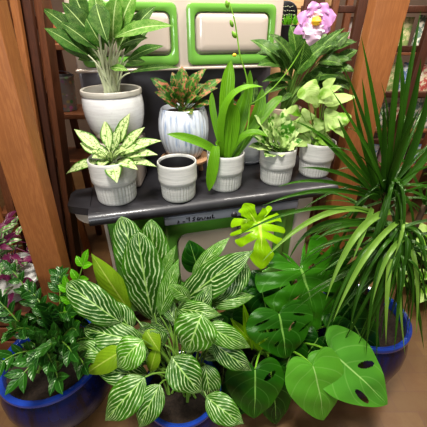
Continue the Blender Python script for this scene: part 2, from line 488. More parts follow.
# ================================================================ SETTING
m = MB(); m.box(-3, 3, -1.2, 3.6, -.05, 0)
def floormat():
    t = NT('worn_brown_floor'); ob = t.obj()
    br = t.n.new('ShaderNodeTexBrick'); t.link(ob, br.inputs['Vector'])
    br.inputs['Scale'].default_value = 2.6; br.inputs['Color1'].default_value = (.13, .072, .028, 1); br.inputs['Color2'].default_value = (.16, .092, .036, 1)
    br.inputs['Mortar'].default_value = (.13, .07, .035, 1); br.inputs['Mortar Size'].default_value = .008
    n = t.noise(ob, 7, 6, .7)
    c = t.mix(t.math('MULTIPLY', t.ramp(n, .35, .7), .6), br.outputs[0], (.12, .055, .02))
    t.bump(n, .2, .005); return t.fin(c, .5)
tag(m.build('floor', floormat(), origin=(0, 0, 0), smooth=False), kind='structure')
m = MB(); m.box(-3, 3, 3.6, 3.7, 0, 2.9)
tag(m.build('wall_back', plain('back_wall', (.10, .065, .045), .9, var=.3, scale=3), origin=(0, 3.65, 0), smooth=False), kind='structure')

for nm, x in (('wall_left', -3.05), ('wall_right', 3.05)):
    m = MB(); m.box(x-.05, x+.05, -1.2, 3.7, 0, 2.9)
    tag(m.build(nm, plain(nm+'_paint', (.13, .085, .055), .9, var=.3, scale=3), origin=(x, 1.2, 0), smooth=False), kind='structure')

# ================================================================ STOVE
SA = math.radians(14.6)
SO = Vector((-.55, 1.17, 0))
stove = empty('kitchen_stove', SO, 'vintage green and cream enamelled range with black cooktop and raised warming cabinet', 'stove', rz=SA)
def S2W(x, y, z): return SO+Vector((math.cos(SA)*x-math.sin(SA)*y, math.sin(SA)*x+math.cos(SA)*y, z))
TOP = .85
def rbox(name, mat, x0, x1, y0, y1, z0, z1, bev=.01, par=None):
    m = MB(); m.box(x0, x1, y0, y1, z0, z1, bev); return m.build(name, M[mat] if isinstance(mat, str) else mat, par or stove)
def rrect(x0, x1, z0, z1, r, n=6):
    out = []
    for cx, cz, a0 in ((x1-r, z1-r, 0), (x0+r, z1-r, 90), (x0+r, z0+r, 180), (x1-r, z0+r, 270)):
        for k in range(n+1):
            a = math.radians(a0+90*k/n); out.append((cx+r*math.cos(a), cz+r*math.sin(a)))
    return out
def raised(name, mat, x0, x1, z0, z1, yb, yf, r=.03, soft=.012, par=None, yc=None):
    """panel on a front plane: rounded outline, pillowed edge toward -y"""
    m = MB(); rows = []
    for d, y in ((0, yb), (0, yf+soft), (soft*.3, yf+soft*.35), (soft, yf), (soft*2.2, yf-.001)):
        rows.append([Vector((x, y, z)) for x, z in rrect(x0+d, x1-d, z0+d, z1-d, max(.004, r-d))])
    n = len(rows[0]); b = m.grid(rows, closed=True)
    m.face([b+4*n+j for j in range(n)]); m.face([b+j for j in range(n)][::-1])
    return m.build(name, M[mat], par or stove)
def frame(name, mat, x0, x1, z0, z1, ix0, ix1, iz0, iz1, yb, yf, r=.05, ri=.04, par=None, soft=.014):
    m = MB(); rows = []
    o = lambda d, y: [Vector((x, y, z)) for x, z in rrect(x0+d, x1-d, z0+d, z1-d, max(.004, r-d))]
    q = lambda d, y: [Vector((x, y, z)) for x, z in rrect(ix0-d, ix1+d, iz0-d, iz1+d, ri+d)]
    rows = [o(0, yb), o(0, yf+soft), o(soft*.3, yf+soft*.3), o(soft, yf), q(soft, yf), q(soft*.3, yf+soft*.3), q(0, yf+soft), q(0, yb)]
    m.grid(rows, closed=True); return m.build(name, M[mat], par or stove)

# cooktop: plate, rounded front ledge, wing
rbox('cooktop', 'iron', 0, 1.235, .03, .66, TOP-.03, TOP, .008)
m = MB()
prf = [(.06, 0), (.01, -.001), (-.012, -.006), (-.026, -.018), (-.032, -.034), (-.028, -.05), (-.014, -.062), (.004, -.066), (.06, -.066)]
m.grid([[Vector((x, y, TOP+z)) for (y, z) in prf] for x in (-.002, .008, .4, .8, 1.22, 1.237)])
b = len(m.v)-len(prf); m.face(list(range(b, b+len(prf)))); m.face(list(range(len(prf)))[::-1])
m.build('front_ledge', M['iron'], stove)
m = MB()
wing = [(0.0, .04), (-.085, .085), (-.10, .10), (-.10, .22), (-.08, .26), (0, .27)]
n = len(wing)
for z in (TOP-.04, TOP-.002): m.v += [Vector((x, y, z)) for x, y in wing]
m.face(list(range(n))[::-1][::-1]); m.face([n+i for i in range(n)][::-1])
for i in range(n): m.face([i, n+i, n+(i+1) % n, (i+1) % n])
m.build('side_shelf', M['iron'], stove, smooth=False)
m = MB()   # rounded cream bracket under the wing
rows = []
for k in range(9):
    a = PI/2*k/8
    rows.append([Vector((-.075+.085*(1-math.cos(a)), y, TOP-.042-.07*math.sin(a))) for y in (.085, .25)])
m.grid(rows)
for yy in (.085, .25):
    b = len(m.v); m.v.append(Vector((.01, yy, TOP-.042)))
    for k in range(9): m.v.append(rows[k][0 if yy < .1 else 1].copy())
    for k in range(8): m.face([b, b+1+k, b+2+k])
m.build('side_bracket', M['cream_dull'], stove)
# body
rbox('body', 'green_low', .055, 1.13, .045, .62, .14, TOP-.066, .008)
rbox('corner_trim', 'cream_dull', .046, .062, .036, .06, .15, TOP-.066, .004)
rbox('corner_panel', 'cream', 1.045, 1.14, .030, .30, .15, TOP-.085, .012)
rbox('plinth', 'iron', .09, 1.10, .09, .60, .06, .14, .01)
for x, y in ((.09, .09), (1.10, .09), (.09, .58), (1.10, .58)):
    m = MB(); m.lathe([(0, 0), (.022, 0), (.024, .01), (.014, .03), (.018, .07), (.03, .10), (.034, .16), (0, .16)], (x, y, 0), 20); m.build('leg', M['iron'], stove)
# steel name rail and script
rail = rbox('name_rail', 'steel', .325, 1.02, -.018, .05, .735, .783, .006)
mm = MB()
gl = [[(0, .0), (.006, .006), (.002, .012)], [(.018, .004), (.026, .002)], [(.04, .004), (.04, .022), (.034, .018)], [(.05, .002), (.058, .006), (.052, .014), (.06, .02)],
      [(.066, .004), (.074, .003), (.078, .012), (.07, .016), (.066, .004)], [(.082, .014), (.084, .003), (.092, .004), (.094, .014)], [(.1, .003), (.108, .006), (.102, .012), (.1, .003)],
      [(.112, .012), (.112, .002)], [(.12, .02), (.119, .003), (.127, .003)], [(.03, .018), (.033, .020)]]
for g in gl: mm.tube([Vector((.385+x*1.45, -.0195, .745+z*1.15)) for x, z in g], .0030, 6)
mm.build('raised_script', M['script'], rail)
# oven door
door = frame('oven_door', 'green_low', .325, .99, .24, .728, .385, .93, .30, .645, .045, .018, .04, .05)
raised('door_panel', 'cream', .385, .93, .30, .645, .045, .026, .05, .010, par=door)
m = MB(); m.tube([(.70, .004, .715), (.70, .0, .69), (.70, .004, .655)], .008, 10); m.tube([(.685, .002, .712), (.716, .002, .712)], .010, 10); m.build('hinge', M['chrome'], door)
m = MB(); m.lathe([(0, 0), (.013, 0), (.016, .006), (.011, .014), (0, .016)], (.0, 0, 0), 20)
for i, p in enumerate(m.v): m.v[i] = Vector((.668+p.x, -.018-p.z, .752+p.y))
m.build('knob', M['iron'], stove)
# backsplash and warming cabinet
rbox('backsplash', 'splash', .0, 1.08, .60, .64, TOP-.005, 1.40, .01)
rbox('cabinet_body', 'cream', .02, 1.055, .455, .66, 1.366, 1.72, .012)
rbox('cabinet_ledge', 'cream', .01, 1.065, .435, .66, 1.362, 1.378, .007)
for i, (x0, x1) in enumerate(((.05, .508), (.552, 1.010))):
    d = frame('warming_door', 'green', x0, x1, 1.383, 1.650, x0+.040, x1-.036, 1.432, 1.612, .46, .432, .03, .03)
    raised('door_panel', 'cream', x0+.043, x1-.039, 1.435, 1.609, .455, .425, .03, .02, par=d)

# ================================================================ SHELF POTS
def local(p, parent): return Vector(p)-parent.location

# empty pot
B = onz(179, 196, TOP); B.z = TOP+.001
e = empty('plant_pot', B, 'white stoneware pot with only dark soil inside, nothing growing in it', 'pot')
stone_pot(e, 1.10, dirt=False)

def shelf_plant(name, px, py, label, cat='potted plant', s=1.12, mat='pot_white', group=None):
    P = onz(px, py, TOP); P.z = TOP+.001
    e = empty(name, P, label, cat, group)
    H = stone_pot(e, s, mat)
    return e, P, H
def W(px, py, Y, dy=0): return at(px, py, Y)

# --- A: speckled aglaonema
e, P, H = shelf_plant('potted_aglaonema', 118, 198, 'cream speckled green leafy plant in white pot at left end of cooktop', s=1.24)
C0 = P+Vector((0, 0, H*.8)); lf = MB(); st = MB()
Y0 = P.y
tips = [(66, 174, -.02, 11), (74, 129, .02, 12), (80, 143, .0, 13), (92, 158, -.06, 11), (130, 113, .06, 13), (145, 127, .04, 12), (162, 141, .0, 13), (158, 155, -.05, 12), (157, 167, -.08, 9),
        (117, 183, -.16, 13), (105, 120, .06, 11), (99, 168, -.09, 10), (138, 170, -.11, 10), (120, 128, .03, 12), (146, 148, -.03, 12), (90, 148, .0, 12), (126, 150, -.06, 12)]
for (x, y, dy, w) in tips:
    t = at(x, y, Y0+dy); b = C0+Vector((R.uniform(-.012, .012), R.uniform(-.012, .012), .02))
    lb = b.lerp(t, .22)+Vector((0, 0, .012)); stalk(st, b-Vector((0, 0, .02)), lb, .003, .002, .1)
    leaf(lf, lb, t, w*pxm(y, Y0)*1.25, lift=.10 if y > 135 else .04, prof='lance', fold=.2, wave=.05)
for k in range(10):
    a = k*.63; t = C0+Vector((math.cos(a)*.07, math.sin(a)*.07, .09)); leaf(lf, C0+Vector((0, 0, .01)), t, .035, lift=.1, prof='lance')
lf.build('foliage', M['agl_speck'], e, origin='world'); st.build('stem', M['stem_pale'], e, origin='world')

# --- C: orchid-like straps with spike and bloom
e, P, H = shelf_plant('potted_orchid', 225, 186, 'orchid with bright green strap leaves and tall flower spike in white pot')
C0 = P+Vector((0, 0, H*.8)); Y0 = P.y; lf = MB()
k0 = pxm(120, Y0)
def strap(b, c, t, w, tint=None, nrm=None, prof='strap'):
    leaf(lf, at(*b), at(*t), w*k0, ctrl=at(*c) if c else None, prof=prof, fold=.35, tint=tint, nu=18, nv=2, nrm=nrm)
FR = (0, -1, .25)
strap((226, 158, Y0), (224, 100, Y0), (231, 60, Y0+.02), 15, .95, FR)
strap((228, 158, Y0), (240, 110, Y0), (228, 105, Y0-.02), 13, .8, FR)
strap((222, 158, Y0), (212, 80, Y0-.03), (263, 87, Y0-.03), 9, .9)
strap((220, 156, Y0), (206, 140, Y0-.03), (167, 134, Y0-.06), 10, .55, (0, -.8, .6))
strap((216, 146, Y0-.09), (214, 160, Y0-.115), (209, 191, Y0-.11), 12, 1.0, FR)
strap((222, 156, Y0), (219, 140, Y0-.08), (216, 145, Y0-.09), 9, .9, FR)
strap((229, 158, Y0), (244, 122, Y0-.02), (268, 137, Y0-.03), 9, .35)
strap((232, 158, Y0), (262, 120, Y0+.06), (262, 88, Y0+.08), 13, .12, FR)
strap((230, 156, Y0), (250, 108, Y0+.05), (250, 70, Y0+.04), 10, .4, FR)
strap((224, 156, Y0), (210, 110, Y0+.03), (212, 92, Y0+.05), 7, .5, FR)
strap((226, 156, Y0), (236, 120, Y0+.05), (245, 92, Y0+.10), 12, .2, FR)
strap((232, 157, Y0), (270, 105, Y0+.05), (282, 96, Y0+.09), 11, .08, (0, -.6, .8))
lf.build('foliage', M['orchid_leaf'], e, origin='world')
sp = MB()
pts = [at(x, y, Y0+d) for x, y, d in ((236, 158, 0), (245, 140, 0), (249, 118, .0), (249, 95, 0), (246, 75, -.01), (240, 55, -.02), (237, 35, -.02), (234, 18, -.03), (229, 2, -.03))]
sm = []
for i in range(len(pts)-1):
    for k in range(4): sm.append(Vector([catmull([(q[0], q[1]) for q in pts], (i+k/4)/(len(pts)-1))[0], catmull([(q[1], q[2]) for q in pts], (i+k/4)/(len(pts)-1))[0], catmull([(q[1], q[2]) for q in pts], (i+k/4)/(len(pts)-1))[1]]))
sm.append(pts[-1])
spo = sp.tube(sm, [.0038-.0016*i/len(sm) for i in range(len(sm))], 8)
# second thin spike reaching right up to the bloom
p0, p1, p2 = at(249, 105, Y0), at(285, 88, Y0-.03), at(312, 28, Y0-.06)
sp.tube([bez(p0, p1, p2, i/14) for i in range(15)], .0026, 8)
spike = sp.build('flower_spike', M['stem_bright'], e, origin='world')
for (x, y, r, dx, dy) in ((233, 27, .008, -3, -7), (236, 38, .009, -4, -7), (228, 8, .008, -2, -8)):
    bd = MB(); c = at(x, y, Y0-.02); d = at(x+dx, y+dy, Y0-.03); bd.tube([c.lerp(d, q) for q in (0, .2, .5, .8, 1)], [r*.3, r*.8, r, r*.6, r*.1], 10); bd.build('bud', M['stem_bright'], e, origin='world')
yb = MB(); c = at(234.5, 55, Y0-.02)
yb.lathe([(0, -.007), (.006, -.005), (.0085, 0), (.006, .005), (0, .007)], c, 14); yb.build('yellow_bud', M['petal_y'], e, origin='world')
# bloom
fc = at(315, 22, Y0-.07); k0 = pxm(20, Y0-.07)
pe = MB(); pw = MB(); py_ = MB()
face = Vector((0, -1, .15)).normalized()
def petal(mb, ang, L, w, out=.25, tint=.5):
    d = Vector((math.cos(ang), 0, math.sin(ang))); t = fc+d*L+face*out*L*.3
    leaf(mb, fc+d*.004, t, w, ctrl=fc+d*L*.5+face*L*out, nrm=face, prof='round', fold=-.1, wave=.22, tint=tint, nv=4)
for a, L, w in ((15, 25, 20), (60, 22, 18), (110, 22, 18), (165, 24, 17), (205, 28, 13), (335, 22, 17)):
    petal(pe, math.radians(a), L*k0*.82, w*k0*.85)
for a, L, w in ((235, 20, 15), (262, 24, 17), (290, 19, 14), (80, 12, 10), (180, 11, 9)):
    petal(pw, math.radians(a), L*k0*.9, w*k0, .5)
bl = pe.build('petals', M['petal'], e, origin='world'); pw.build('inner_petals', M['petal_w'], bl)
bl2 = [c for c in bl.children][0]
inv = Matrix.Translation(e.location).inverted()
for v in bl2.data.vertices: v.co = inv @ v.co
py_.lathe([(0, -.016), (.012, -.012), (.018, 0), (.012, .012), (0, .016)], fc+face*.014, 16, mod=lambda k, a: 1+.18*math.cos(5*a))
py_.build('flower_centre', M['petal_y'], e, origin='world')

# --- D: variegated plant
e, P, H = shelf_plant('potted_aglaonema', 275, 180, 'white and green blotched leafy plant in white pot beside the strap-leaved orchid')
C0 = P+Vector((0, 0, H*.8)); Y0 = P.y; lf = MB(); st = MB()
for (x, y, dy, w) in [(254, 115, -.03, 13), (272, 112, -.02, 15), (291, 120, .0, 14), (303, 140, -.03, 9), (250, 135, -.06, 12), (265, 157, -.11, 11), (294, 150, -.08, 10), (248, 147, -.08, 9), (278, 128, -.07, 13),
                      (282, 157, -.11, 10), (263, 130, -.07, 13), (300, 128, .03, 11), (257, 150, -.1, 9), (290, 136, -.05, 12), (271, 145, -.1, 12), (262, 113, .02, 12), (285, 108, .05, 12),
                      (268, 148, -.1, 11), (278, 146, -.1, 12), (286, 128, -.02, 13), (256, 124, -.02, 12), (247, 128, -.02, 10), (298, 144, -.05, 10), (270, 122, -.05, 14), (284, 148, -.1, 10), (260, 142, -.09, 11)]:
    t = at(x, y, Y0+dy); b = C0+Vector((R.uniform(-.015, .015), R.uniform(-.015, .015), .01))
    lb = b.lerp(t, .3); stalk(st, b, lb, .003, .002, .15)
    leaf(lf, lb, t, w*pxm(y, Y0)*1.25, lift=.12, prof='oval', fold=.15, wave=.12)
lf.build('foliage', M['variegated'], e, origin='world'); st.build('stem', M['stem_bright'], e, origin='world')

# --- E: pale lime plant
e, P, H = shelf_plant('potted_syngonium', 313, 173, 'pale lime arrow-leaved plant in white pot at right end of cooktop')
C0 = P+Vector((0, 0, H*.8)); Y0 = P.y; lf = MB(); st = MB()
E_ = [((303, 86), (318, 106), 24), ((319, 96), (342, 86), 11), ((325, 103), (357, 97), 13), ((312, 103), (327, 93), 15), ((338, 112), (326, 132), 22), ((345, 113), (341, 130), 12), ((308, 122), (296, 134), 15), ((322, 120), (316, 132), 15),
      ((300, 112), (284, 112), 12), ((314, 130), (328, 142), 15), ((302, 128), (288, 124), 12), ((330, 110), (340, 101), 10), ((305, 140), (292, 146), 13), ((320, 138), (334, 147), 12), ((310, 112), (302, 122), 15), ((296, 140), (280, 142), 10),
      ((316, 96), (334, 104), 14), ((330, 120), (344, 138), 13), ((310, 126), (318, 142), 13), ((298, 118), (310, 132), 14), ((324, 88), (336, 78), 10), ((302, 134), (310, 150), 12), ((318, 140), (326, 154), 12), ((292, 128), (282, 134), 10)]
for (a, t, w) in E_:
    d = R.uniform(-.08, .02); A = at(a[0], a[1], Y0+d); T = at(t[0], t[1], Y0+d-.03)
    stalk(st, C0+Vector((R.uniform(-.02, .02), R.uniform(-.02, .02), 0)), A, .0026, .0016, .15)
    leaf(lf, A, T, w*pxm(a[1], Y0)*1.1, lift=.08, prof='heart', fold=.12, wave=.08, nrm=(0, -.7, .7), nv=4)
lf.build('foliage', M['cream_leaf'], e, origin='world'); st.build('stem', M['stem_bright'], e, origin='world')

# --- low speckled fill in front pots handled above; grey pot behind the orchid
P = S2W(.835, .33, TOP+.001)
P = onz(247, 160, TOP); P.z = TOP+.001
e = empty('potted_bromeliad', P, 'dark green strap-leaved plant in ribbed grey pot standing on a saucer behind the orchid', 'potted plant')
m = MB(); m.lathe([(0, 0), (.080, 0), (.095, .012), (.097, .020), (.090, .020), (.076, .008), (0, .008)], seg=48); m.build('saucer', M['saucer'], e)
m = MB(); m.lathe([(0, .009), (.066, .009), (.072, .015), (.080, .06), (.084, .10), (.086, .15), (.086, .175), (.080, .178), (.078, .15)], seg=90, mod=lambda k, a: 1+.012*math.cos(30*a)*(2 <= k <= 5))
m.build('pot', M['pot_grey'], e); soil(e, .079, .155)
lf = MB()
for (x, y, d, w) in [(244, 82, .05, 12), (262, 92, .0, 12), (232, 100, .03, 10), (275, 100, .05, 12), (256, 78, .08, 10), (268, 115, -.04, 9), (238, 118, -.03, 9), (252, 100, -.02, 12)]:
    leaf(lf, P+Vector((0, 0, .155)), at(x, y, P.y+d), w*pxm(y, P.y), lift=.06, prof='strap', nrm=(0, -.8, .6), tint=R.random()*.3)
lf.build('foliage', M['dieff'], e, origin='world')

# --- riser + big glazed pot with aglaonema
Yb = 1.50
pc = at(111, 88, Yb); rz = onz(116, 172, TOP)
rc = Vector((pc.x, Yb, TOP+.001))
e = empty('display_riser', rc, 'beige round-cornered riser carrying the large off-white pot', 'riser')
m = MB(); m.box(-.115, .10, -.09, .10, 0, .20, .018); m.build('block', M['cream_dull'], e)
m = MB(); m.box(-.125, .11, -.10, .11, .20, .232, .012); m.build('top_slab', M['cream_dull'], e)
zp = TOP+.001+.233
P = Vector((pc.x, Yb, zp)); Hb = pc.z-zp
e = empty('potted_aglaonema', P, 'big green plant with pale stalks in large glazed off-white pot', 'potted plant')
m = MB(); r = .136
m.lathe([(0, 0), (r*.58, 0), (r*.63, .006), (r*.78, Hb*.10), (r*.92, Hb*.28), (r*1.0, Hb*.50), (r*1.02, Hb*.68), (r*.99, Hb*.84), (r*.95, Hb*.90)], seg=64); pot = m.build('pot', M['pot_big'], e)
m = MB(); m.lathe([(r*.935, Hb*.87), (r*.95, Hb*.89), (r*.99, Hb*.905), (r*1.0, Hb*.95), (r*.985, Hb*.99), (r*.95, Hb), (r*.90, Hb*.985), (r*.885, Hb*.93), (r*.87, Hb*.8)], seg=64); m.build('rim', M['pot_rim'], pot)
soil(e, r*.875, Hb*.84)
C0 = P+Vector((0, 0, Hb*.84)); Y0 = Yb
kk = pxm(50, Y0)
A1 = [  # base px, tip px, width px, dY tip, pale?
    ((88, 55), (44, 28), 17, -.02, 0), ((92, 48), (42, 8), 20, .05, 0), ((100, 45), (62, 2), 24, .05, 0), ((98, 62), (55, 40), 18, .08, 0),
    ((97, 8), (108, 43), 23, -.12, 0), ((113, 45), (118, -8), 23, .0, 1), ((108, 42), (92, -14), 20, .06, 1), ((117, 40), (138, -12), 24, .04, 1),
    ((114, 38), (174, 26), 17, -.06, 1), ((124, 55), (151, 28), 15, .05, 0), ((128, 60), (164, 46), 13, .02, 0), ((130, 73), (181, 68), 8, -.02, 0),
    ((104, 50), (86, 18), 20, .02, 0), ((112, 50), (104, 12), 20, .06, 0), ((120, 46), (148, 38), 14, -.03, 0), ((98, 50), (60, 22), 17, .0, 0), ((108, 40), (128, 6), 20, .05, 1),
    ((110, 68), (129, 71), 9, -.10, 1), ((122, 50), (156, 6), 22, .10, 0), ((90, 30), (72, -12), 22, .10, 0), ((118, 52), (135, 20), 18, .0, 1), ((102, 55), (78, 60), 16, .10, 0), ((124, 62), (146, 62), 12, .08, 0)]
lf = MB(); lp = MB(); st = MB()
for i, (a, t, w, d, pl) in enumerate(A1):
    A = at(a[0], a[1], Y0+d*.5-.02); T = at(t[0], t[1], Y0+d-.03)
    if i == 4: A = at(96, 4, Y0-.04); 
    root = C0+Vector((R.uniform(-.03, .03), R.uniform(-.03, .03), 0))
    if i == 4: A2 = A
    stalk(st, root, A, .0055, .003, .0, out=(root+A)/2+Vector(((A.x-root.x)*-.15, 0, .04)))
    leaf(lp if pl else lf, A, T, w*kk*.88, lift=.10, prof='lance', fold=.18, wave=.06, nv=4, nu=16, nrm=(0, -.8, .6), tint=R.uniform(.1, .9))
for k in range(9):
    a = k*.7; r_ = C0+Vector((math.cos(a)*.02, math.sin(a)*.02, 0)); stalk(st, r_, C0+Vector((math.cos(a)*.05, math.sin(a)*.04, .15)), .006, .003, .0)
lf.build('foliage', M['agl_big'], e, origin='world'); lp.build('young_foliage', M['agl_big_pale'], e, origin='world'); st.build('stem', M['stem_pale'], e, origin='world')

# --- wooden stand + streaky pot with pink aglaonema
Ys = 1.60; sc0 = at(185, 152, Ys); zt = .955
e = empty('plant_stand', Vector((sc0.x, Ys, TOP+.001)), 'low round wooden plant stand under the blue-white fluted pot', 'stand')
m = MB(); m.lathe([(0, .082), (.115, .082), (.128, .088), (.130, .100), (.122, .104), (0, .104)], seg=48); m.build('top', M['wood_stand'], e)
for k in range(3):
    a = k*2*PI/3+.52; c, s_ = math.cos(a), math.sin(a)
    m = MB(); m.tube([(c*.095, s_*.095, .0), (c*.085, s_*.085, .083)], .013, 10); m.build('leg', M['wood_stand'], e)
P = Vector((sc0.x, Ys, TOP+.001+.105)); r = .128; Hp = at(185, 107, Ys).z-P.z
e = empty('potted_aglaonema', P, 'pink and green leafy plant in fluted blue-white pot', 'potted plant')
m = MB(); m.lathe([(0, 0), (r*.55, 0), (r*.66, .008), (r*.84, Hp*.18), (r*.96, Hp*.38), (r, Hp*.58), (r*.97, Hp*.78), (r*.90, Hp*.93), (r*.86, Hp*.99), (r*.82, Hp), (r*.79, Hp*.95), (r*.78, Hp*.85)], seg=180,
               mod=lambda k, a: 1+.014*math.cos(30*a)*(1 if 2 <= k <= 7 else 0))
m.build('pot', M['pot_blue_white'], e); soil(e, r*.785, Hp*.9)
C0 = P+Vector((0, 0, Hp*.9)); lf = MB(); st = MB()
for (x, y, d, w) in [(150, 78, 0, 14), (154, 92, -.04, 11), (182, 66, .03, 15), (197, 72, .02, 12), (224, 79, .0, 12), (214, 104, -.08, 10), (163, 101, -.06, 9), (192, 115, -.12, 11), (207, 68, .04, 11), (172, 72, .02, 12),
                     (218, 88, -.04, 11), (180, 88, -.06, 14), (198, 96, -.08, 13), (168, 86, -.03, 12), (205, 84, -.02, 12), (186, 76, .0, 13), (176, 100, -.08, 12)]:
    t = at(x, y, Ys+d); b = C0+Vector((R.uniform(-.02, .02), R.uniform(-.02, .02), .0)); lb = b.lerp(t, .22)+Vector((0, 0, .01))
    stalk(st, b, lb, .003, .002, .1); leaf(lf, lb, t, w*pxm(y, Ys)*1.05, lift=.14, prof='lance', fold=.22, wave=.08, nrm=(0, -.6, .8))
lf.build('foliage', M['agl_pink'], e, origin='world'); st.build('stem', M['stem'], e, origin='world')

# --- dieffenbachia behind right
Yd = S2W(.98, .42, 0).y-.09
P = at(283, 118, Yd); P.z = TOP+.001
e = empty('potted_dieffenbachia', P, 'large dark green plant with light veins in tan pot at back of cooktop', 'potted plant')
r = .085; Hd = at(283, 106, Yd).z-P.z
m = MB(); m.lathe([(0, 0), (r*.7, 0), (r*.75, .006), (r*.95, Hd*.8), (r*1.06, Hd*.82), (r*1.08, Hd*.99), (r*1.02, Hd), (r*.96, Hd*.97), (r*.93, Hd*.8)], seg=48); m.build('pot', M['pot_tan'], e); soil(e, r*.94, Hd*.88)
C0 = P+Vector((0, 0, Hd*.88)); lf = MB(); st = MB()
kk = pxm(60, Yd)
for (a, t, w, d) in [((296, 68), (268, 34), 11, -.05), ((286, 72), (250, 40), 14, .0), ((282, 66), (257, 66), 11, -.06), ((296, 74), (325, 45), 15, -.05), ((300, 70), (345, 28), 8, .0), ((318, 66), (352, 60), 11, .02),
                     ((290, 62), (262, 48), 12, .03), ((306, 80), (340, 76), 13, -.02), ((300, 60), (316, 32), 12, .05), ((312, 72), (349, 82), 12, .05), ((292, 80), (262, 82), 9, -.04), ((320, 55), (357, 42), 10, .05),
                     ((310, 58), (338, 44), 12, .06), ((305, 88), (330, 100), 12, .0), ((284, 84), (270, 76), 8, -.03), ((296, 55), (290, 25), 12, .08), ((322, 74), (345, 98), 11, .03), ((280, 58), (256, 54), 10, .05), ((326, 70), (356, 72), 10, .0), ((316, 84), (344, 92), 12, .0),
                     ((298, 72), (305, 42), 14, -.04), ((292, 76), (276, 50), 14, -.03), ((288, 84), (262, 95), 10, -.05), ((304, 92), (322, 72), 14, -.03), ((318, 62), (343, 66), 12, -.02), ((330, 80), (352, 92), 11, .04), ((300, 86), (318, 104), 12, -.02), ((290, 92), (276, 104), 10, -.03),
                     ((326, 56), (350, 32), 10, .06), ((312, 50), (326, 30), 11, .08), ((334, 66), (358, 50), 10, .05), ((284, 60), (270, 44), 11, .04)]:
    A = at(a[0], a[1], Yd+d*.5); T = at(t[0], t[1], Yd+d-.03)
    stalk(st, C0+Vector((R.uniform(-.02, .02), R.uniform(-.02, .02), 0)), A, .006, .003, .1)
    leaf(lf, A, T, w*kk*1.35, lift=.12, prof='oval', fold=.25, wave=.05, nrm=(0, -.6, .8), tint=R.random()*.8)
lf.build('foliage', M['dieff'], e, origin='world'); st.build('stem', M['stem'], e, origin='world')

# terracotta pot behind the orchid
P = S2W(.82, .50, TOP+.001)
P = at(247, 95, P.y); P.z = TOP+.001
e = empty('terracotta_pot', P, 'empty rust-brown terracotta pot at back of cooktop behind the orchid', 'pot')
m = MB(); hh = .33
m.lathe([(0, 0), (.06, 0), (.062, .005), (.085, hh*.8), (.094, hh*.81), (.096, hh), (.088, hh), (.084, hh*.85), (.05, .01), (0, .01)], seg=40); m.build('pot', M['terracotta'], e)

# ================================================================ LEFT TIMBER RACK
def post(name, label, cat, X, Y, w, d, z0, z1, mat, group=None):
    m = MB(); m.box(-w/2, w/2, -d/2, d/2, 0, z1-z0, .004)
    o = m.build(name, M[mat], None); o.location = (X, Y, z0); return tag(o, label, cat, group)
p = at(36, 200, 1.0)
lp_ = post('timber_post', 'broad orange-brown timber post in left foreground', 'post', -.735, 1.04, .12, .07, 0, 2.0, 'post_l')
lp_.rotation_euler.y = math.radians(3)
rk = empty('slatted_rack', (-.985, 1.50, 0), 'tall dark slatted wooden rack left of the stove', 'rack'); rk.rotation_euler.y = math.radians(7)
def rpart(name, x0, x1, y0, y1, z0, z1, mat, bev=.003):
    m = MB(); m.box(x0+.80, x1+.80, y0-1.5, y1-1.5, z0, z1, bev); return m.build(name, M[mat], rk)
rpart('upright', -.862, -.832, 1.44, 1.50, 0, 2.1, 'post_l')
rpart('upright', -.795, -.765, 1.43, 1.455, 0, 2.1, 'post_l')
rpart('upright', -.81, -.735, 1.47, 1.495, 0, 2.1, 'wood_dark')
rpart('upright', -.738, -.705, 1.50, 1.58, 0, 2.1, 'wood_mid')
rpart('upright', -.93, -.88, 1.48, 1.54, 0, 2.1, 'wood_dark')
rpart('upright', -1.03, -.985, 1.46, 1.52, 0, 2.1, 'wood_mid')
for z in (.30, .62, .94, 1.26, 1.56):
    rpart('crossbar', -1.05, -.74, 1.51, 1.54, z, z+.05, 'wood_mid')
# shelf unit behind rack
su = empty('shelf_unit', (-.80, 2.09, 0), 'open brown wooden shelf unit behind the slatted rack', 'shelf')
def spart(name, x0, x1, y0, y1, z0, z1, mat):
    m = MB(); m.box(x0+.8, x1+.8, y0-2.0, y1-2.0, z0, z1, .003); return m.build(name, M[mat], su)
for z in (.35, .75, 1.06, 1.44): spart('shelf', -1.6, -.57, 1.86, 2.16, z, z+.03, 'wood_midx')
for x in (-1.6, -1.02, -.60): 
    spart('upright', x, x+.045, 1.85, 1.88, 0, 2.1, 'post_l'); spart('upright', x, x+.045, 2.13, 2.16, 0, 2.1, 'wood_mid')
# floral tin
P = at(70, 128, 2.05); P.z = 1.092
def floral():
    t = NT('floral_tin'); ob = t.obj()
    vo = t.n.new('ShaderNodeTexVoronoi'); vo.inputs['Scale'].default_value = 38; t.link(ob, vo.inputs['Vector'])
    hsv = t.n.new('ShaderNodeHueSaturation'); hsv.inputs['Saturation'].default_value = .9; hsv.inputs['Value'].default_value = .6; t.link(vo.outputs['Color'], hsv.inputs['Color'])
    m = t.math('MULTIPLY', t.ramp(vo.outputs['Distance'], .55, .3), t.ramp(t.noise(ob, 12, 2), .42, .52))
    return t.fin(t.mix(m, (.30, .29, .28), hsv.outputs[0]), .35, .2)
M['floral'] = floral()
e = empty('decorated_bucket', (P.x, 2.07, 1.092), 'grey tin bucket with painted flowers on the shelf left of big pot', 'bucket')
m = MB(); hb = .20; m.lathe([(0, 0), (.062, 0), (.066, .006), (.082, hb-.01), (.087, hb-.004), (.087, hb+.004), (.080, hb), (.06, .02), (0, .02)], seg=40); m.build('bucket', M['floral'], e)
m = MB(); m.tube([(math.cos(a)*.086, 0, hb+math.sin(a)*.03) for a in [PI*k/10 for k in range(11)]], .003, 6); m.build('handle', M['steel'], e)
e2 = empty('plant_pot', (P.x+.02, 2.12, 1.47), 'small orange terracotta pot on shelf above the flowered bucket', 'pot')
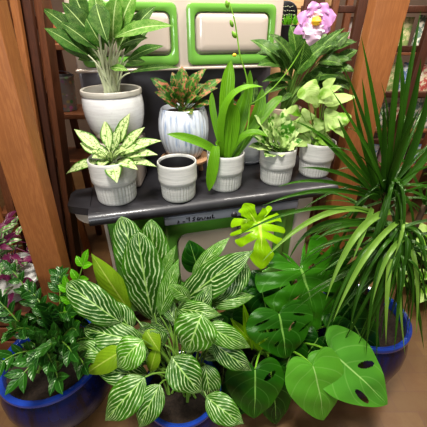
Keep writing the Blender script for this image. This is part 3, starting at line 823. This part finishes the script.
e2.location.z = 1.473
m = MB(); m.lathe([(0, 0), (.04, 0), (.055, .07), (.06, .07), (.062, .09), (.055, .09), (.045, .01), (0, .01)], seg=32); m.build('pot', M['terracotta'], e2)

bx_ = empty('storage_box', (-.80, 2.06, 1.472), 'pale pink cardboard box on the upper shelf behind the slatted rack', 'box')
m = MB(); m.box(-.06, .06, -.06, .06, 0, .12, .004); m.build('box', plain('pale_pink_card', (.55, .38, .32), .7), bx_)
m = MB(); m.box(-.064, .064, -.064, .064, .12, .145, .004); m.build('lid', plain('cream_card', (.6, .52, .42), .7), bx_)
bx_ = empty('ceramic_bowl', (-.70, 2.02, .782), 'white ceramic bowl on lower shelf behind the slatted rack', 'bowl')
m = MB(); m.lathe([(0, 0), (.04, 0), (.045, .01), (.09, .07), (.095, .08), (.088, .08), (.04, .018), (0, .015)], seg=40); m.build('bowl', M['pot_white'], bx_)
# ================================================================ RIGHT TIMBER + BACKGROUND
p = at(360, 150, 1.62)
post('timber_post', 'honey-coloured timber post standing behind the spiky plant at right', 'post', p.x-.02, 1.66, .145, .09, 0, 2.1, 'post_r')
# tan cabinet with round black sign and hanging pot (behind, right of warming cabinet)
e = empty('wooden_cabinet', (.66, 2.35, 0), 'pale plank cabinet beside the warming cabinet', 'cabinet')
m = MB(); m.box(-.28, .10, 0, .30, 0, 2.1, .006); m.build('carcass', M['wood_pale'], e)
for k in range(4):
    m = MB(); m.box(-.27, .09, -.02, 0, 1.20+k*.15, 1.345+k*.15, .004); m.build('front_plank', M['wood_pale'], e)
P = at(286, 12, 2.30)
sg = empty('round_sign', (P.x, 2.322, P.z), 'black oval sign with pale lettering on the plank cabinet', 'sign')
m = MB(); rows = []
for k, (q, y) in enumerate(((0, -.010), (.9, -.010), (1, -.006), (1, .0))):
    rows.append([Vector((.075*q*math.cos(2*PI*j/40), y, .06*q*math.sin(2*PI*j/40))) for j in range(40)])
m.grid(rows, closed=True); m.build('plate', M['script'], sg)
m = MB()
for zz, wd in ((.028, .038), (.008, .058), (-.014, .055), (-.034, .036)):
    x = -wd
    while x < wd:
        l_ = R.uniform(.006, .014); m.tube([(x, -.012, zz), (x+l_*.5, -.012, zz+R.uniform(-.005, .005)), (x+l_, -.012, zz+R.uniform(-.004, .004))], .0016, 5); x += l_+.005
m.build('lettering', M['stem_pale'], sg)
P = at(288, 42, 2.25)
hp = empty('hanging_pot', P, 'small charcoal pot of grassy greenery mounted on the plank cabinet', 'pot')
m = MB(); m.lathe([(0, 0), (.045, 0), (.05, .006), (.056, .085), (.06, .09), (.055, .093), (.05, .08), (0, .08)], seg=32); m.build('pot', M['plastic_black'], hp)
m = MB(); m.box(-.02, .02, .04, .085, .03, .06, .003); m.build('bracket', M['steel'], hp)
lf = MB()
for k in range(34):
    a = R.random()*6.28; rr = R.uniform(.01, .07); leaf(lf, Vector((math.cos(a)*.03, math.sin(a)*.03, .08)), Vector((math.cos(a)*rr, math.sin(a)*rr, .10+R.uniform(.02, .06))), .008, lift=.1, prof='lance', nu=5, nv=1)
lf.build('foliage', M['zz_bright'], hp)
# dark trellis behind right
tr = empty('garden_trellis', (.9, 2.1, 0), 'dark brown wooden trellis standing behind the honey-coloured post', 'trellis')
def tp(name, x0, x1, y0, y1, z0, z1, mat):
    m = MB(); m.box(x0-.9, x1-.9, y0-2.1, y1-2.1, z0, z1, .004); return m.build(name, M[mat], tr)
for i, (x, w) in enumerate(((.505, .11), (.66, .035), (.80, .05), (1.0, .04), (1.22, .05), (1.45, .05))):
    tp('upright', x, x+w, 2.06, 2.10, 0, 2.1, 'wood_dark' if i % 2 == 0 else 'wood_mid')
for z in (.5, .85, 1.16, 1.42, 1.62): tp('crossbar', .50, 1.55, 2.10, 2.13, z, z+.035, 'wood_dark')
# merchandise shelves at the back right
rk2 = empty('display_rack', (1.62, 2.6, 0), 'wooden display rack of seed bags behind the trellis', 'rack')
for z in (.55, .85, 1.12, 1.40, 1.66):
    m = MB(); m.box(-.75, 1.0, -.16, .16, z-.02, z, .003); m.build('shelf', M['wood_midx'], rk2)
for x in (-.75, .1, .96):
    m = MB(); m.box(x, x+.04, -.17, -.13, 0, 2.0, .003); m.build('upright', M['wood_mid'], rk2)
    m = MB(); m.box(x, x+.04, .13, .17, 0, 2.0, .003); m.build('upright', M['wood_mid'], rk2)
def bagmat(name, c1, c2):
    t = NT(name); ob = t.obj(); n = t.noise(ob, 30, 3, .6)
    return t.fin(t.mix(t.ramp(n, .45, .55), c1, c2), .3, 0, .3)
bagm = [bagmat('bag_%d' % i, a, b) for i, (a, b) in enumerate((((.75, .70, .58), (.15, .22, .18)), ((.55, .12, .10), (.8, .7, .5)), ((.70, .72, .7), (.16, .25, .45)), ((.25, .35, .12), (.6, .55, .3)), ((.6, .3, .35), (.55, .5, .45))))]
cn = ('cream', 'red', 'grey', 'green', 'pink')
for si, z in enumerate((.55, .85, 1.12, 1.40)):
    for k in range(13):
        x = 1.62-.66+k*.125; i = R.randrange(5)
        if x > 2.35: break
        m = MB(); h = R.uniform(.17, .23); w = .055; d = .03; rows = []
        for q, (sw, sd) in enumerate(((1, .7), (1, 1), (.95, 1), (1, .6), (1, .08))):
            zz = h*q/4
            rows.append([Vector((w*sw*math.cos(a)*(1 if abs(math.cos(a)) > .5 else .9), d*sd*math.sin(a), zz)) for a in [2*PI*j/16 for j in range(16)]])
        b = m.grid(rows, closed=True); m.face([b+j for j in range(16)][::-1]); m.face([b+64+j for j in range(16)])
        o = m.build('seed_bag', bagm[i]); o.location = (x, 2.52, z+.001); o.rotation_euler.z = R.uniform(-.3, .3)
        tag(o, 'small upright seed bag on the display rack behind the timber post', 'bag', 'seed bags on the display rack')
# background greenery (right far, left far)
def bush(name, c, n, rad, mat, label, seed):
    rr = random.Random(seed); e = empty(name, c, label, 'potted plant'); c = Vector((0, 0, 0))
    m = MB(); m.lathe([(0, 0), (.08, 0), (.085, .006), (.11, .17), (.12, .18), (.12, .2), (.11, .2), (.10, .16), (0, .16)], seg=32); m.build('pot', M['plastic_black'], e)
    lf = MB()
    for k in range(n):
        a = rr.random()*6.28; ph = rr.uniform(-.2, 1.4); d = Vector((math.cos(a)*math.cos(ph), math.sin(a)*math.cos(ph), math.sin(ph)))
        b = Vector((0, 0, .18))+d*rad*rr.uniform(.2, .7); leaf(lf, b, b+d*rad*.45+Vector((0, 0, -.02)), rad*.2, lift=.12, nu=6, nv=2, tint=rr.random())
    lf.build('foliage', mat, e)
    st = MB()
    for k in range(8):
        a = k*.8; st.tube([(0, 0, .16), (math.cos(a)*rad*.3, math.sin(a)*rad*.3, .18+rad*.5)], .004, 5)
    st.build('stem', M['stem'], e)
bush('potted_shrub', (1.52, 1.58, 0), 110, .38, M['cream_leaf'], 'pale leafy shrub in black pot right of the honey timber post', 3)

# left background: tradescantia tray on crate
e = empty('plant_crate', (-1.11, 1.19, 0), 'dark slatted crate at far left behind the broad post', 'crate')
for k in range(4):
    m = MB(); m.box(-.24, .24, -.2, -.185, .03+k*.1, .11+k*.1, .003); m.build('slat', M['wood_mid'], e)
m = MB(); m.box(-.24, .24, -.184, .2, 0, .40, .004); m.build('box', M['wood_dark'], e)
P = Vector((-1.12, 1.22, .441)); P.z = .412
tp_ = at(22, 275, 1.18)
e = empty('potted_tradescantia', (-1.04, 1.18, .401), 'purple and green trailing plant in pale-rimmed tray at left edge', 'potted plant')
m = MB(); m.lathe([(0, 0), (.13, 0), (.14, .006), (.165, .07), (.172, .075), (.172, .088), (.163, .088), (.155, .07), (0, .07)], seg=40); m.build('pot', M['pot_white'], e)
lf = MB(); lp = MB(); st = MB()
for k in range(150):
    a = R.random()*6.28; rr = R.uniform(.0, .21); z = .10+R.uniform(0, .30)*(1-rr*1.5); b = Vector((math.cos(a)*rr, math.sin(a)*rr, z)); d = Vector((math.cos(a+R.uniform(-1, 1)), math.sin(a+R.uniform(-1, 1)), R.uniform(-.3, .6))).normalized()
    leaf(lp if k % 3 == 0 else lf, b, b+d*.075, .032, lift=.12, nu=7, nv=2)
for k in range(12):
    a = k*.53; st.tube([(0, 0, .07), (math.cos(a)*.1, math.sin(a)*.1, .25), (math.cos(a)*.18, math.sin(a)*.18, .2)], .003, 5)
lf.build('foliage', M['trad'], e); lp.build('purple_foliage', M['trad_p'], e); st.build('stem', M['trad_p'], e)

# ================================================================ FLOOR POTS
def glazed_pot(e, r, H, rb=.62):
    m = MB(); m.lathe([(0, 0), (r*rb*.96, 0), (r*rb, .008), (r*(rb+.16), H*.12), (r*1.04, H*.36), (r*1.12, H*.58), (r*1.11, H*.72), (r*1.04, H*.86), (r*.96, H*.93)], seg=72); p = m.build('pot', M['pot_cobalt'], e)
    m = MB(); m.lathe([(r*.955, H*.915), (r*.985, H*.925), (r*1.03, H*.94), (r*1.045, H*.965), (r*1.03, H*.99), (r*.985, H), (r*.93, H*.99), (r*.905, H*.96), (r*.90, H*.85)], seg=72); m.build('rim', M['rim_cobalt'], p)
    soil(e, r*.905, H*.89)

# --- striped plant, centre front
PC = Vector((-.125, .70, 0))
e = empty('potted_calathea', PC, 'big plant with white-striped green leaves in cobalt pot, front centre', 'potted plant')
glazed_pot(e, .15, .345)
root0 = PC+Vector((0, 0, .31))
lf = MB(); st = MB()
# base(px,py,Y), tip(px,py,Y), width px, lift, prof, tint
CL = [
    ((154, 322, .90), (138, 231, .98), 42, .04, .35), ((150, 296, .97), (121, 216, 1.06), 34, .04, .30), ((160, 298, .96), (151, 219, 1.04), 32, .03, .55), ((170, 300, 1.00), (168, 246, 1.05), 24, .02, .45),
    ((122, 323, .80), (67, 282, .86), 31, .06, .25), ((143, 342, .76), (84, 328, .80), 27, .06, .40), ((121, 360, .72), (73, 342, .74), 20, .06, .85),
    ((143, 340, .70), (117, 368, .66), 31, .12, 1.0), ((148, 375, .68), (94, 368, .70), 24, .08, .30), ((148, 362, .72), (122, 344, .74), 22, .05, .35),
    ((145, 377, .62), (105, 421, .55), 32, .08, .5), ((160, 384, .60), (139, 428, .53), 26, .08, .5),
    ((202, 314, .68), (187, 354, .64), 42, .10, .7), ((172, 357, .64), (202, 393, .58), 33, .10, .35), ((205, 364, .66), (212, 403, .62), 25, .08, .45), ((206, 396, .60), (244, 424, .54), 26, .08, .55),
    ((178, 306, .88), (254, 250, .90), 33, .06, .30), ((192, 276, .96), (230, 237, 1.02), 15, .05, .9), ((246, 262, .92), (220, 298, .84), 27, .06, .25), ((176, 309, .80), (222, 315, .74), 19, .16, .55),
    ((210, 304, .84), (255, 296, .86), 17, .10, .6), ((160, 316, .84), (179, 258, .90), 17, .04, .95), ((160, 282, .92), (176, 245, .94), 12, .03, 1.0), ((204, 325, .72), (251, 348, .70), 21, .10, .75),
    ((212, 342, .70), (252, 371, .66), 23, .08, .15), ((190, 300, .80), (168, 284, .78), 14, .05, .9), ((165, 345, .74), (150, 330, .74), 16, .05, .6), ((132, 330, .80), (112, 300, .86), 22, .05, .4),
    ((190, 330, .76), (212, 283, .84), 20, .04, .25), ((205, 350, .74), (232, 330, .76), 17, .06, .35),
]
kf = 1.06
for ci, (b, t, w, li, ti) in enumerate(CL):
    A = at(*b); T = at(*t); ln = (T-A).length
    nn = (A-Vector((PC.x, PC.y, A.z)))
    N = Vector((0, -.62, .78))
    leaf(lf, A, T, w*1.02*kf*pxm((b[1]+t[1])/2, (b[2]+t[2])/2), lift=li*1.5+.03, prof='ovate' if ci in (0, 1, 2, 4, 5, 18) else 'oval', fold=.34, wave=.07, nv=5, nu=22, nrm=N, tint=ti, droop=.28, roll=R.uniform(-.15, .15))
    rt = root0+Vector((R.uniform(-.06, .06), R.uniform(-.05, .05), 0))
    mid = rt.lerp(A, .5)+Vector((0, .02, .10 if A.z < .6 else .03))
    stalk(st, rt, A, .0045, .003, out=mid)
# background fill
for k in range(16):
    a = R.uniform(.2, 2.9); rr = R.uniform(.05, .2); A = root0+Vector((math.cos(a)*rr*.7, .07+math.sin(a)*rr*.45, R.uniform(.06, .26))); d = Vector((math.cos(a), math.sin(a)*.5+.2, R.uniform(-.5, .5))).normalized()
    leaf(lf, A, A+d*.15, .06, lift=.1, nv=3, tint=R.random()*.2, nrm=(0, -.5, .85)); stalk(st, root0, A, .004, .003)
lf.build('foliage', M['calathea'], e, origin='world')
lg = MB()
for (b, t, w, li) in [((130, 312, .90), (91, 253, .95), 23, .03), ((206, 322, .72), (207, 350, .69), 18, .08), ((124, 350, .70), (86, 374, .68), 24, .12), ((146, 330, .74), (160, 352, .70), 18, .05), ((150, 372, .68), (158, 345, .72), 14, .04)]:
    leaf(lg, at(*b), at(*t), w*pxm(b[1], b[2]), lift=li, prof='oval', fold=.12, nv=4, nu=14, nrm=(0, -.6, .8), tint=.6, droop=.3)
    stalk(st, root0, at(*b), .0045, .003)
lg.build('plain_foliage', M['lime_plain'], e, origin='world')
st.build('stem', M['stem'], e, origin='world')

# --- monstera
PM = Vector((.26, .93, 0))
e = empty('potted_monstera', PM, 'split-leaf monstera with broad glossy dark leaves between the two front cobalt pots', 'potted plant')
m = MB(); m.lathe([(0, 0), (.10, 0), (.105, .008), (.125, .20), (.135, .205), (.135, .23), (.125, .23), (.12, .19)], seg=40); m.build('pot', M['plastic_black'], e); soil(e, .122, .20)
root0 = PM+Vector((0, 0, .20))
lf = MB(); ll = MB(); lm = MB(); st = MB()
FN = (0, -.62, .78)
def mons(mb, b, t, w, **k):
    A = at(*b); T = at(*t); wm = w*pxm((b[1]+t[1])/2, (b[2]+t[2])/2)
    monstera(mb, A, T, wm, nrm=k.pop('nrm', FN), **k); rt = root0+Vector((R.uniform(-.04, .04), R.uniform(-.04, .04), 0)); stalk(st, rt, A-Vector((0, 0, .002)), .0055, .004, out=rt.lerp(A, .6)+Vector((0, .05, .06)))
def hrt(mb, b, t, w, **k):
    A = at(*b); T = at(*t); wm = w*pxm((b[1]+t[1])/2, (b[2]+t[2])/2)
    heartleaf(mb, A, T, wm, nrm=k.pop('nrm', FN), **k); rt = root0+Vector((R.uniform(-.04, .04), R.uniform(-.04, .04), 0)); stalk(st, rt, A-Vector((0, 0, .004)), .0055, .004, out=rt.lerp(A, .6)+Vector((0, .05, .06)))
mons(lf, (301, 269, .98), (317, 330, .88), 84, lobes=5, depth=.36, gap=.24, tipround=.03, tint=1.0, holes=[(1, .52, .60, .18, .32), (-1, .40, .48, .15, .3)])
hrt(lf, (279, 314, .84), (286, 358, .78), 66, tint=.5, holes=[(-.16, .32, .10, .03, .9), (.20, .30, .16, .022, -.1), (.28, .10, .12, .02, .3), (.12, .62, .05, .03, .9), (-.30, .12, .10, .02, -.4), (-.36, .42, .12, .018, .5), (.34, .52, .14, .018, .6)])
hrt(lf, (255, 370, .72), (254, 418, .66), 56, holes=[(-.26, .12, .13, .05, .7)], tint=.40)
hrt(ll, (313, 366, .68), (323, 420, .62), 58, tint=.8)
hrt(ll, (331, 352, .74), (387, 404, .64), 62, holes=[(-.22, .45, .15, .055, -.75), (.20, .62, .05, .16, .0)], tint=.1, droop=.12)
hrt(lf, (292, 350, .80), (277, 388, .76), 34, tint=.15)
hrt(lf, (352, 322, .86), (374, 372, .80), 44, tint=.05)
hrt(lf, (272, 380, .74), (276, 424, .70), 40, tint=.1)
hrt(lf, (318, 338, .84), (300, 362, .82), 34, tint=.1)
mons(lf, (345, 300, .94), (372, 345, .88), 50, lobes=4, depth=.4, gap=.3, tint=.15)
mons(lf, (335, 262, 1.02), (352, 305, .98), 48, lobes=5, depth=.4, gap=.35, tint=.3)
hrt(lf, (197, 266, 1.04), (189, 240, 1.06), 26, tint=.1)
hrt(lf, (262, 292, .98), (268, 320, .95), 36, tint=.1)
hrt(lf, (232, 318, .90), (240, 352, .86), 34, tint=.05)
hrt(lf, (225, 352, .84), (222, 385, .80), 36, tint=.0)
hrt(lf, (248, 272, 1.05), (232, 300, 1.0), 34, tint=.0)
hrt(lf, (246, 385, .80), (236, 415, .76), 44, tint=.0)
r_ = random.Random(21)
for k in range(16):
    a = r_.uniform(-.6, 3.7); rr = r_.uniform(.10, .30); A = root0+Vector((math.cos(a)*rr, math.sin(a)*rr*.45+.02, r_.uniform(.10, .38))); d = Vector((math.cos(a)*.8, -.25+math.sin(a)*.3, -.5)).normalized()
    heartleaf(lf, A, A+d*r_.uniform(.14, .2), r_.uniform(.12, .17), nrm=(math.cos(a)*.3, -.55, .8), tint=r_.random()*.12)
    stalk(st, root0+Vector((r_.uniform(-.05, .05), 0, 0)), A, .005, .004)
# lime new leaf
mons(lm, (259, 222, 1.04), (262, 270, .96), 52, lobes=6, depth=.25, gap=.42, tint=.7, droop=.7, lift=.16)
mons(lm, (258, 226, 1.04), (243, 203, 1.05), 30, lobes=4, depth=.35, gap=.5, tint=.4, droop=.1, nrm=(0, -.8, .6))
leaf(lm, at(252, 350, .84), at(243, 302, .88), .045, lift=.02, prof='lance', tint=.3, fold=.5, nrm=(0, -.7, .7))
leaf(lm, at(250, 340, .84), at(230, 318, .86), .04, lift=.05, prof='oval', tint=.2, fold=.3, nrm=(0, -.7, .7))
leaf(lm, at(262, 350, .82), at(252, 325, .84), .05, lift=.05, prof='oval', tint=.0, fold=.3, nrm=(0, -.7, .7))
lf.build('foliage', M['monstera'], e, origin='world'); ll.build('light_foliage', M['monstera_light'], e, origin='world'); lm.build('lime_foliage', M['monstera_lime'], e, origin='world')
st.build('stem', M['stem_bright'], e, origin='world')

# --- dracaena / spider-like cane plant right
PD = Vector((.69, .985, 0))
e = empty('potted_dracaena', PD, 'tall spiky plant with long arching blades in cobalt pot at right', 'potted plant')
glazed_pot(e, .19, .43, .80)
cr1 = at(387, 192, .96); cr2 = at(396, 236, .90); cr3 = at(392, 262, .88); cr0 = at(425, 205, 1.0)
tk = MB()
for c, dx in ((cr1, -.02), (cr2, .03), (cr3, .0), (cr0, .05)):
    a = PD+Vector((dx, 0, .35)); tk.tube([bez(a, (a+c)/2+Vector((.02, .02, 0)), c, i/10) for i in range(11)], [.016-.006*i/10 for i in range(11)], 10)
tk.build('trunk', M['bark'], e, origin='world')
bl = MB(); bp = MB()
def blade(mb, b, c, t, w, tint=None, prof='blade', roll=0, nrm=(0, -.75, .65)):
    leaf(mb, at(*b), at(*t), w*pxm(b[1], b[2]), ctrl=at(*c), prof=prof, fold=.3, nu=22, nv=2, tint=tint, roll=roll, nrm=nrm)
c1 = (385, 195, .96); c2 = (395, 238, .90)
U = [((384, 165, .97), (376, 110, .95), (361, 36, .93), 7, .5), ((376, 185, .96), (368, 130, .95), (362, 78, .93), 9, .5), ((388, 180, .96), (392, 90, .94), (404, 20, .94), 9, .7), ((384, 192, .96), (412, 120, .93), (421, 58, .92), 12, .05),
     ((388, 195, .96), (400, 130, .9), (402, 95, .9), 9, .4), ((380, 195, .96), (350, 150, .93), (338, 118, .93), 9, .75), ((378, 195, .96), (362, 150, .92), (352, 92, .92), 8, .35), ((392, 195, .98), (425, 130, .98), (432, 70, .98), 11, .2),
     ((390, 185, .96), (405, 90, .97), (421, 10, .98), 8, .5), ((382, 190, .96), (385, 130, .94), (383, 105, .92), 9, .2), ((372, 192, .95), (345, 160, .9), (315, 132, .9), 7, .3), ((380, 196, .96), (330, 130, .9), (290, 120, .88), 5, .5),
     ((380, 198, .96), (320, 170, .9), (278, 187, .84), 5, .45), ((378, 200, .96), (325, 178, .9), (262, 206, .82), 6, .4), ((380, 196, .96), (340, 165, .9), (300, 168, .86), 6, .2), ((382, 192, .96), (368, 120, .9), (341, 62, .9), 6, .15),
     ((395, 190, .96), (440, 150, .96), (455, 90, .96), 10, .4), ((386, 190, .96), (396, 150, .88), (420, 108, .86), 8, .25), ((384, 190, .96), (372, 150, .9), (330, 88, .9), 6, .5), ((388, 192, .98), (410, 100, 1.02), (398, 45, 1.04), 8, .3)]
for b, c, t, w, ti in U: blade(bl, b, c, t, w*.75, min(1, ti+R.uniform(-.1, .4)))
Lw = [((378, 216, .94), (310, 190, .86), (234, 238, .80), 6, .35, 0), ((372, 212, .94), (320, 195, .86), (262, 262, .78), 9, .55, 1), ((370, 225, .92), (310, 205, .86), (288, 262, .82), 7, .25, 0), ((390, 212, .92), (352, 215, .84), (326, 300, .74), 16, .5, 1),
      ((372, 208, .94), (370, 215, .86), (352, 262, .80), 12, .1, 1), ((398, 222, .90), (362, 245, .80), (333, 322, .70), 13, .6, 1), ((408, 238, .88), (385, 240, .82), (372, 305, .74), 8, .3, 1), ((390, 232, .9), (352, 240, .82), (322, 345, .70), 7, .5, 0),
      ((395, 240, .9), (385, 260, .78), (386, 345, .72), 9, .9, 1), ((400, 240, .9), (402, 270, .80), (394, 352, .74), 8, .6, 0), ((404, 240, .9), (422, 250, .82), (416, 335, .76), 8, .7, 1), ((392, 240, .9), (372, 260, .8), (366, 355, .72), 8, .3, 0),
      ((398, 240, .9), (395, 270, .8), (405, 355, .76), 7, .8, 1), ((388, 236, .9), (340, 230, .84), (305, 255, .80), 6, .2, 0), ((388, 228, .92), (345, 215, .86), (316, 240, .84), 8, .2, 0), ((385, 250, .9), (360, 265, .8), (350, 330, .74), 8, .1, 0),
      ((396, 220, .92), (410, 215, .86), (394, 258, .82), 7, .7, 1), ((402, 250, .88), (415, 290, .8), (424, 350, .78), 7, .2, 0), ((386, 256, .88), (375, 290, .8), (377, 362, .74), 6, .2, 0), ((392, 256, .88), (388, 300, .8), (381, 340, .75), 6, .1, 0)]
for b, c, t, w, ti, p_ in Lw: blade(bp if p_ else bl, b, c, t, w*(.46 if w > 9 else .66), ti)
def crown(c, n, L, seed, z0=-.6, z1=1.0):
    r_ = random.Random(seed)
    for k in range(n):
        a = r_.random()*6.28; el = r_.uniform(z0, z1); ln = L*r_.uniform(.6, 1.1)
        d = Vector((math.cos(a)*math.cos(el), math.sin(a)*math.cos(el), math.sin(el)))
        if d.y < -.1 and el < .6: d.y *= .35
        s_ = c+Vector((0, 0, r_.uniform(-.06, .04))); mid = s_+d*ln*.5+Vector((0, 0, .07)); t = s_+d*ln+Vector((0, 0, -ln*.35*(1-max(0, el)*.6)))
        if t.z < .06: t.z = .06
        leaf(bl, s_, t, r_.uniform(.008, .015), ctrl=mid, prof='blade', fold=.3, nu=16, nv=1, tint=r_.random()*.25)
crown(cr1, 22, .42, 1, -.1, 1.3); crown(cr2, 26, .36, 2, -.6, .5); crown(cr3, 34, .36, 3, -1.0, .3); crown(cr0, 14, .40, 4, -.4, 1.2)
r_ = random.Random(11)
for k in range(70):
    c = [cr1, cr2, cr3, cr2][k % 4]; a = r_.uniform(2.6, 6.8); L_ = r_.uniform(.10, .24)
    o_ = c+Vector((math.cos(a)*L_*.5, math.sin(a)*L_*.4, .10)); t_ = c+Vector((math.cos(a)*L_, math.sin(a)*L_*.6, -r_.uniform(.12, .45)))
    if t_.z < .42: t_.z = .42+r_.random()*.1
    leaf(bl, c+Vector((0, 0, r_.uniform(-.05, .05))), t_, r_.uniform(.010, .017), ctrl=o_, prof='blade', fold=.3, nu=16, nv=1, tint=r_.random()*.5)
bl.build('foliage', M['blade'], e, origin='world'); bp.build('pale_foliage', M['blade_pale'], e, origin='world')

# --- left ZZ plant
PZ = Vector((-.69, .83, 0))
e = empty('potted_foliage_plant', PZ, 'dark green plant with many small leaflets in large cobalt pot, front left', 'potted plant')
glazed_pot(e, .205, .345, .6)
root0 = PZ+Vector((0, 0, .31))
lz = MB(); lb = MB(); st = MB()
def pinnate(mb, pts, n, L, w, tint, bright=False):
    p0, p1, p2 = pts
    st.tube([bez(p0, p1, p2, i/12) for i in range(13)], [.005-.003*i/12 for i in range(13)], 6)
    for i in range(n):
        u = .25+.72*i/(n-1); c = bez(p0, p1, p2, u); T = dbez(p0, p1, p2, u).normalized()
        S = T.cross(Vector((0, -.7, .7))).normalized()
        for s_ in (-1, 1):
            d = (S*s_*.85+T*.75+Vector((0, -.12, R.uniform(-.1, .15)))).normalized(); l_ = L*(1-.35*abs(u-.55))*R.uniform(.85, 1.1)
            leaf(mb, c, c+d*l_, w*R.uniform(.9, 1.1), lift=.08, prof='oval', fold=.25, nu=9, nv=3, tint=min(1, max(0, tint+R.uniform(-.25, .25))), nrm=(0, -.6, .8))
    leaf(mb, p2, p2+dbez(p0, p1, p2, 1).normalized()*L, w, lift=.03, prof='oval', nu=9, nv=3, tint=tint, nrm=(0, -.6, .8))
ZZ = [  # ctrl px, tip px, n, leaflet len, width, tint
    ((40, 320, .80), (14, 330, .66), 7, .065, .030, .6), ((60, 330, .72), (22, 375, .60), 6, .07, .032, .7), ((50, 300, .85), (28, 290, .92), 7, .06, .026, .3), ((55, 310, .80), (48, 308, .78), 7, .065, .03, .25),
    ((50, 350, .68), (58, 378, .58), 6, .065, .03, .4), ((70, 320, .82), (76, 330, .72), 6, .07, .032, .5), ((60, 300, .9), (60, 275, .98), 7, .065, .03, .35), ((20, 320, .82), (-2, 300, .84), 7, .065, .03, .3),
    ((75, 345, .76), (84, 365, .66), 5, .06, .028, .3), ((30, 340, .74), (2, 362, .66), 6, .065, .03, .5), ((45, 330, .7), (40, 352, .62), 6, .06, .028, .2), ((40, 300, .95), (12, 270, 1.0), 6, .06, .028, .4),
    ((80, 300, .9), (95, 300, .88), 6, .06, .03, .3), ((90, 315, .88), (102, 288, .94), 5, .055, .03, .35), ((60, 330, .78), (66, 352, .66), 6, .06, .028, .15), ((28, 320, .9), (28, 322, .85), 7, .06, .028, .2),
    ((66, 320, .78), (50, 345, .62), 7, .065, .032, .6), ((36, 330, .78), (52, 362, .60), 6, .06, .03, .3), ((50, 320, .8), (72, 352, .64), 6, .06, .03, .45), ((80, 330, .82), (90, 340, .76), 6, .055, .028, .2), ((45, 310, .84), (68, 312, .80), 6, .06, .03, .5)]
for c, t, n, L, w, ti in ZZ:
    rt = root0+Vector((R.uniform(-.07, .07), R.uniform(-.07, .07), 0)); pinnate(lz, (rt, at(*c), at(*t)), n, L, w, ti)
for c, t, n, L, w, ti in [((62, 330, .84), (84, 262, .92), 8, .058, .030, .6), ((58, 335, .86), (58, 318, .82), 5, .05, .024, .8), ((80, 330, .84), (68, 288, .88), 6, .06, .03, .5)]:
    rt = root0+Vector((R.uniform(-.03, .05), R.uniform(-.03, .05), 0)); pinnate(lb, (rt, at(*c), at(*t)), n, L, w, ti)
lz.build('foliage', M['zz'], e, origin='world'); lb.build('bright_foliage', M['zz_bright'], e, origin='world'); st.build('stem', M['stem'], e, origin='world')

# ================================================================ CAMERA + LIGHT
cam = bpy.data.cameras.new('camera'); co = bpy.data.objects.new('camera', cam); COL.objects.link(co)
co.location = (0, 0, CZ); co.rotation_euler = (PI/2-TH, 0, 0); cam.sensor_width = 36; cam.lens = 36*F/427; cam.clip_start = .02
sc.camera = co
def area(name, loc, rot, size, power, col):
    l = bpy.data.lights.new(name, 'AREA'); l.energy = power; l.size = size; l.color = col
    o = bpy.data.objects.new(name, l); COL.objects.link(o); o.location = loc; o.rotation_euler = rot
def aim(loc, tgt): return (Vector(tgt)-Vector(loc)).to_track_quat('-Z', 'Y').to_euler()
area('overhead_light', (-.3, .1, 4.1), aim((-.3, .1, 4.1), (0, 1.1, .6)), .7, 158, (1, .96, .9))
area('overhead_light', (1.3, 1.4, 4.1), aim((1.3, 1.4, 4.1), (.2, 1.1, .6)), .7, 66, (1, .94, .86))
area('overhead_light', (-.5, 2.6, 2.9), aim((-.5, 2.6, 2.9), (0, 2.6, 0)), 1.0, 18, (1, .88, .75))
area('front_fill', (-.4, -1.6, 1.9), aim((-.4, -1.6, 1.9), (0, 1.2, .8)), 1.0, 31, (.94, .97, 1))  # fill lamp added behind the camera for the stove front, not a window
area('overhead_light', (1.6, 1.9, 2.8), aim((1.6, 1.9, 2.8), (1.5, 2.6, 1.1)), .5, 26, (1, .93, .85))  # extra lamp added to brighten the seed bag rack, no fixture there
area('overhead_light', (-.95, 1.75, 2.6), aim((-.95, 1.75, 2.6), (-.85, 2.1, 1.1)), .3, 15, (1, .9, .8))  # added fill that lifts the shelf unit and bucket behind the slatted rack
w = bpy.data.worlds.new('world'); sc.world = w; w.use_nodes = True
bg = w.node_tree.nodes['Background']; bg.inputs[0].default_value = (.95, .95, 1, 1); bg.inputs[1].default_value = .12
sc.view_settings.view_transform = 'Standard'
sc.view_settings.look = 'Medium High Contrast'
sc.view_settings.exposure = 0.05
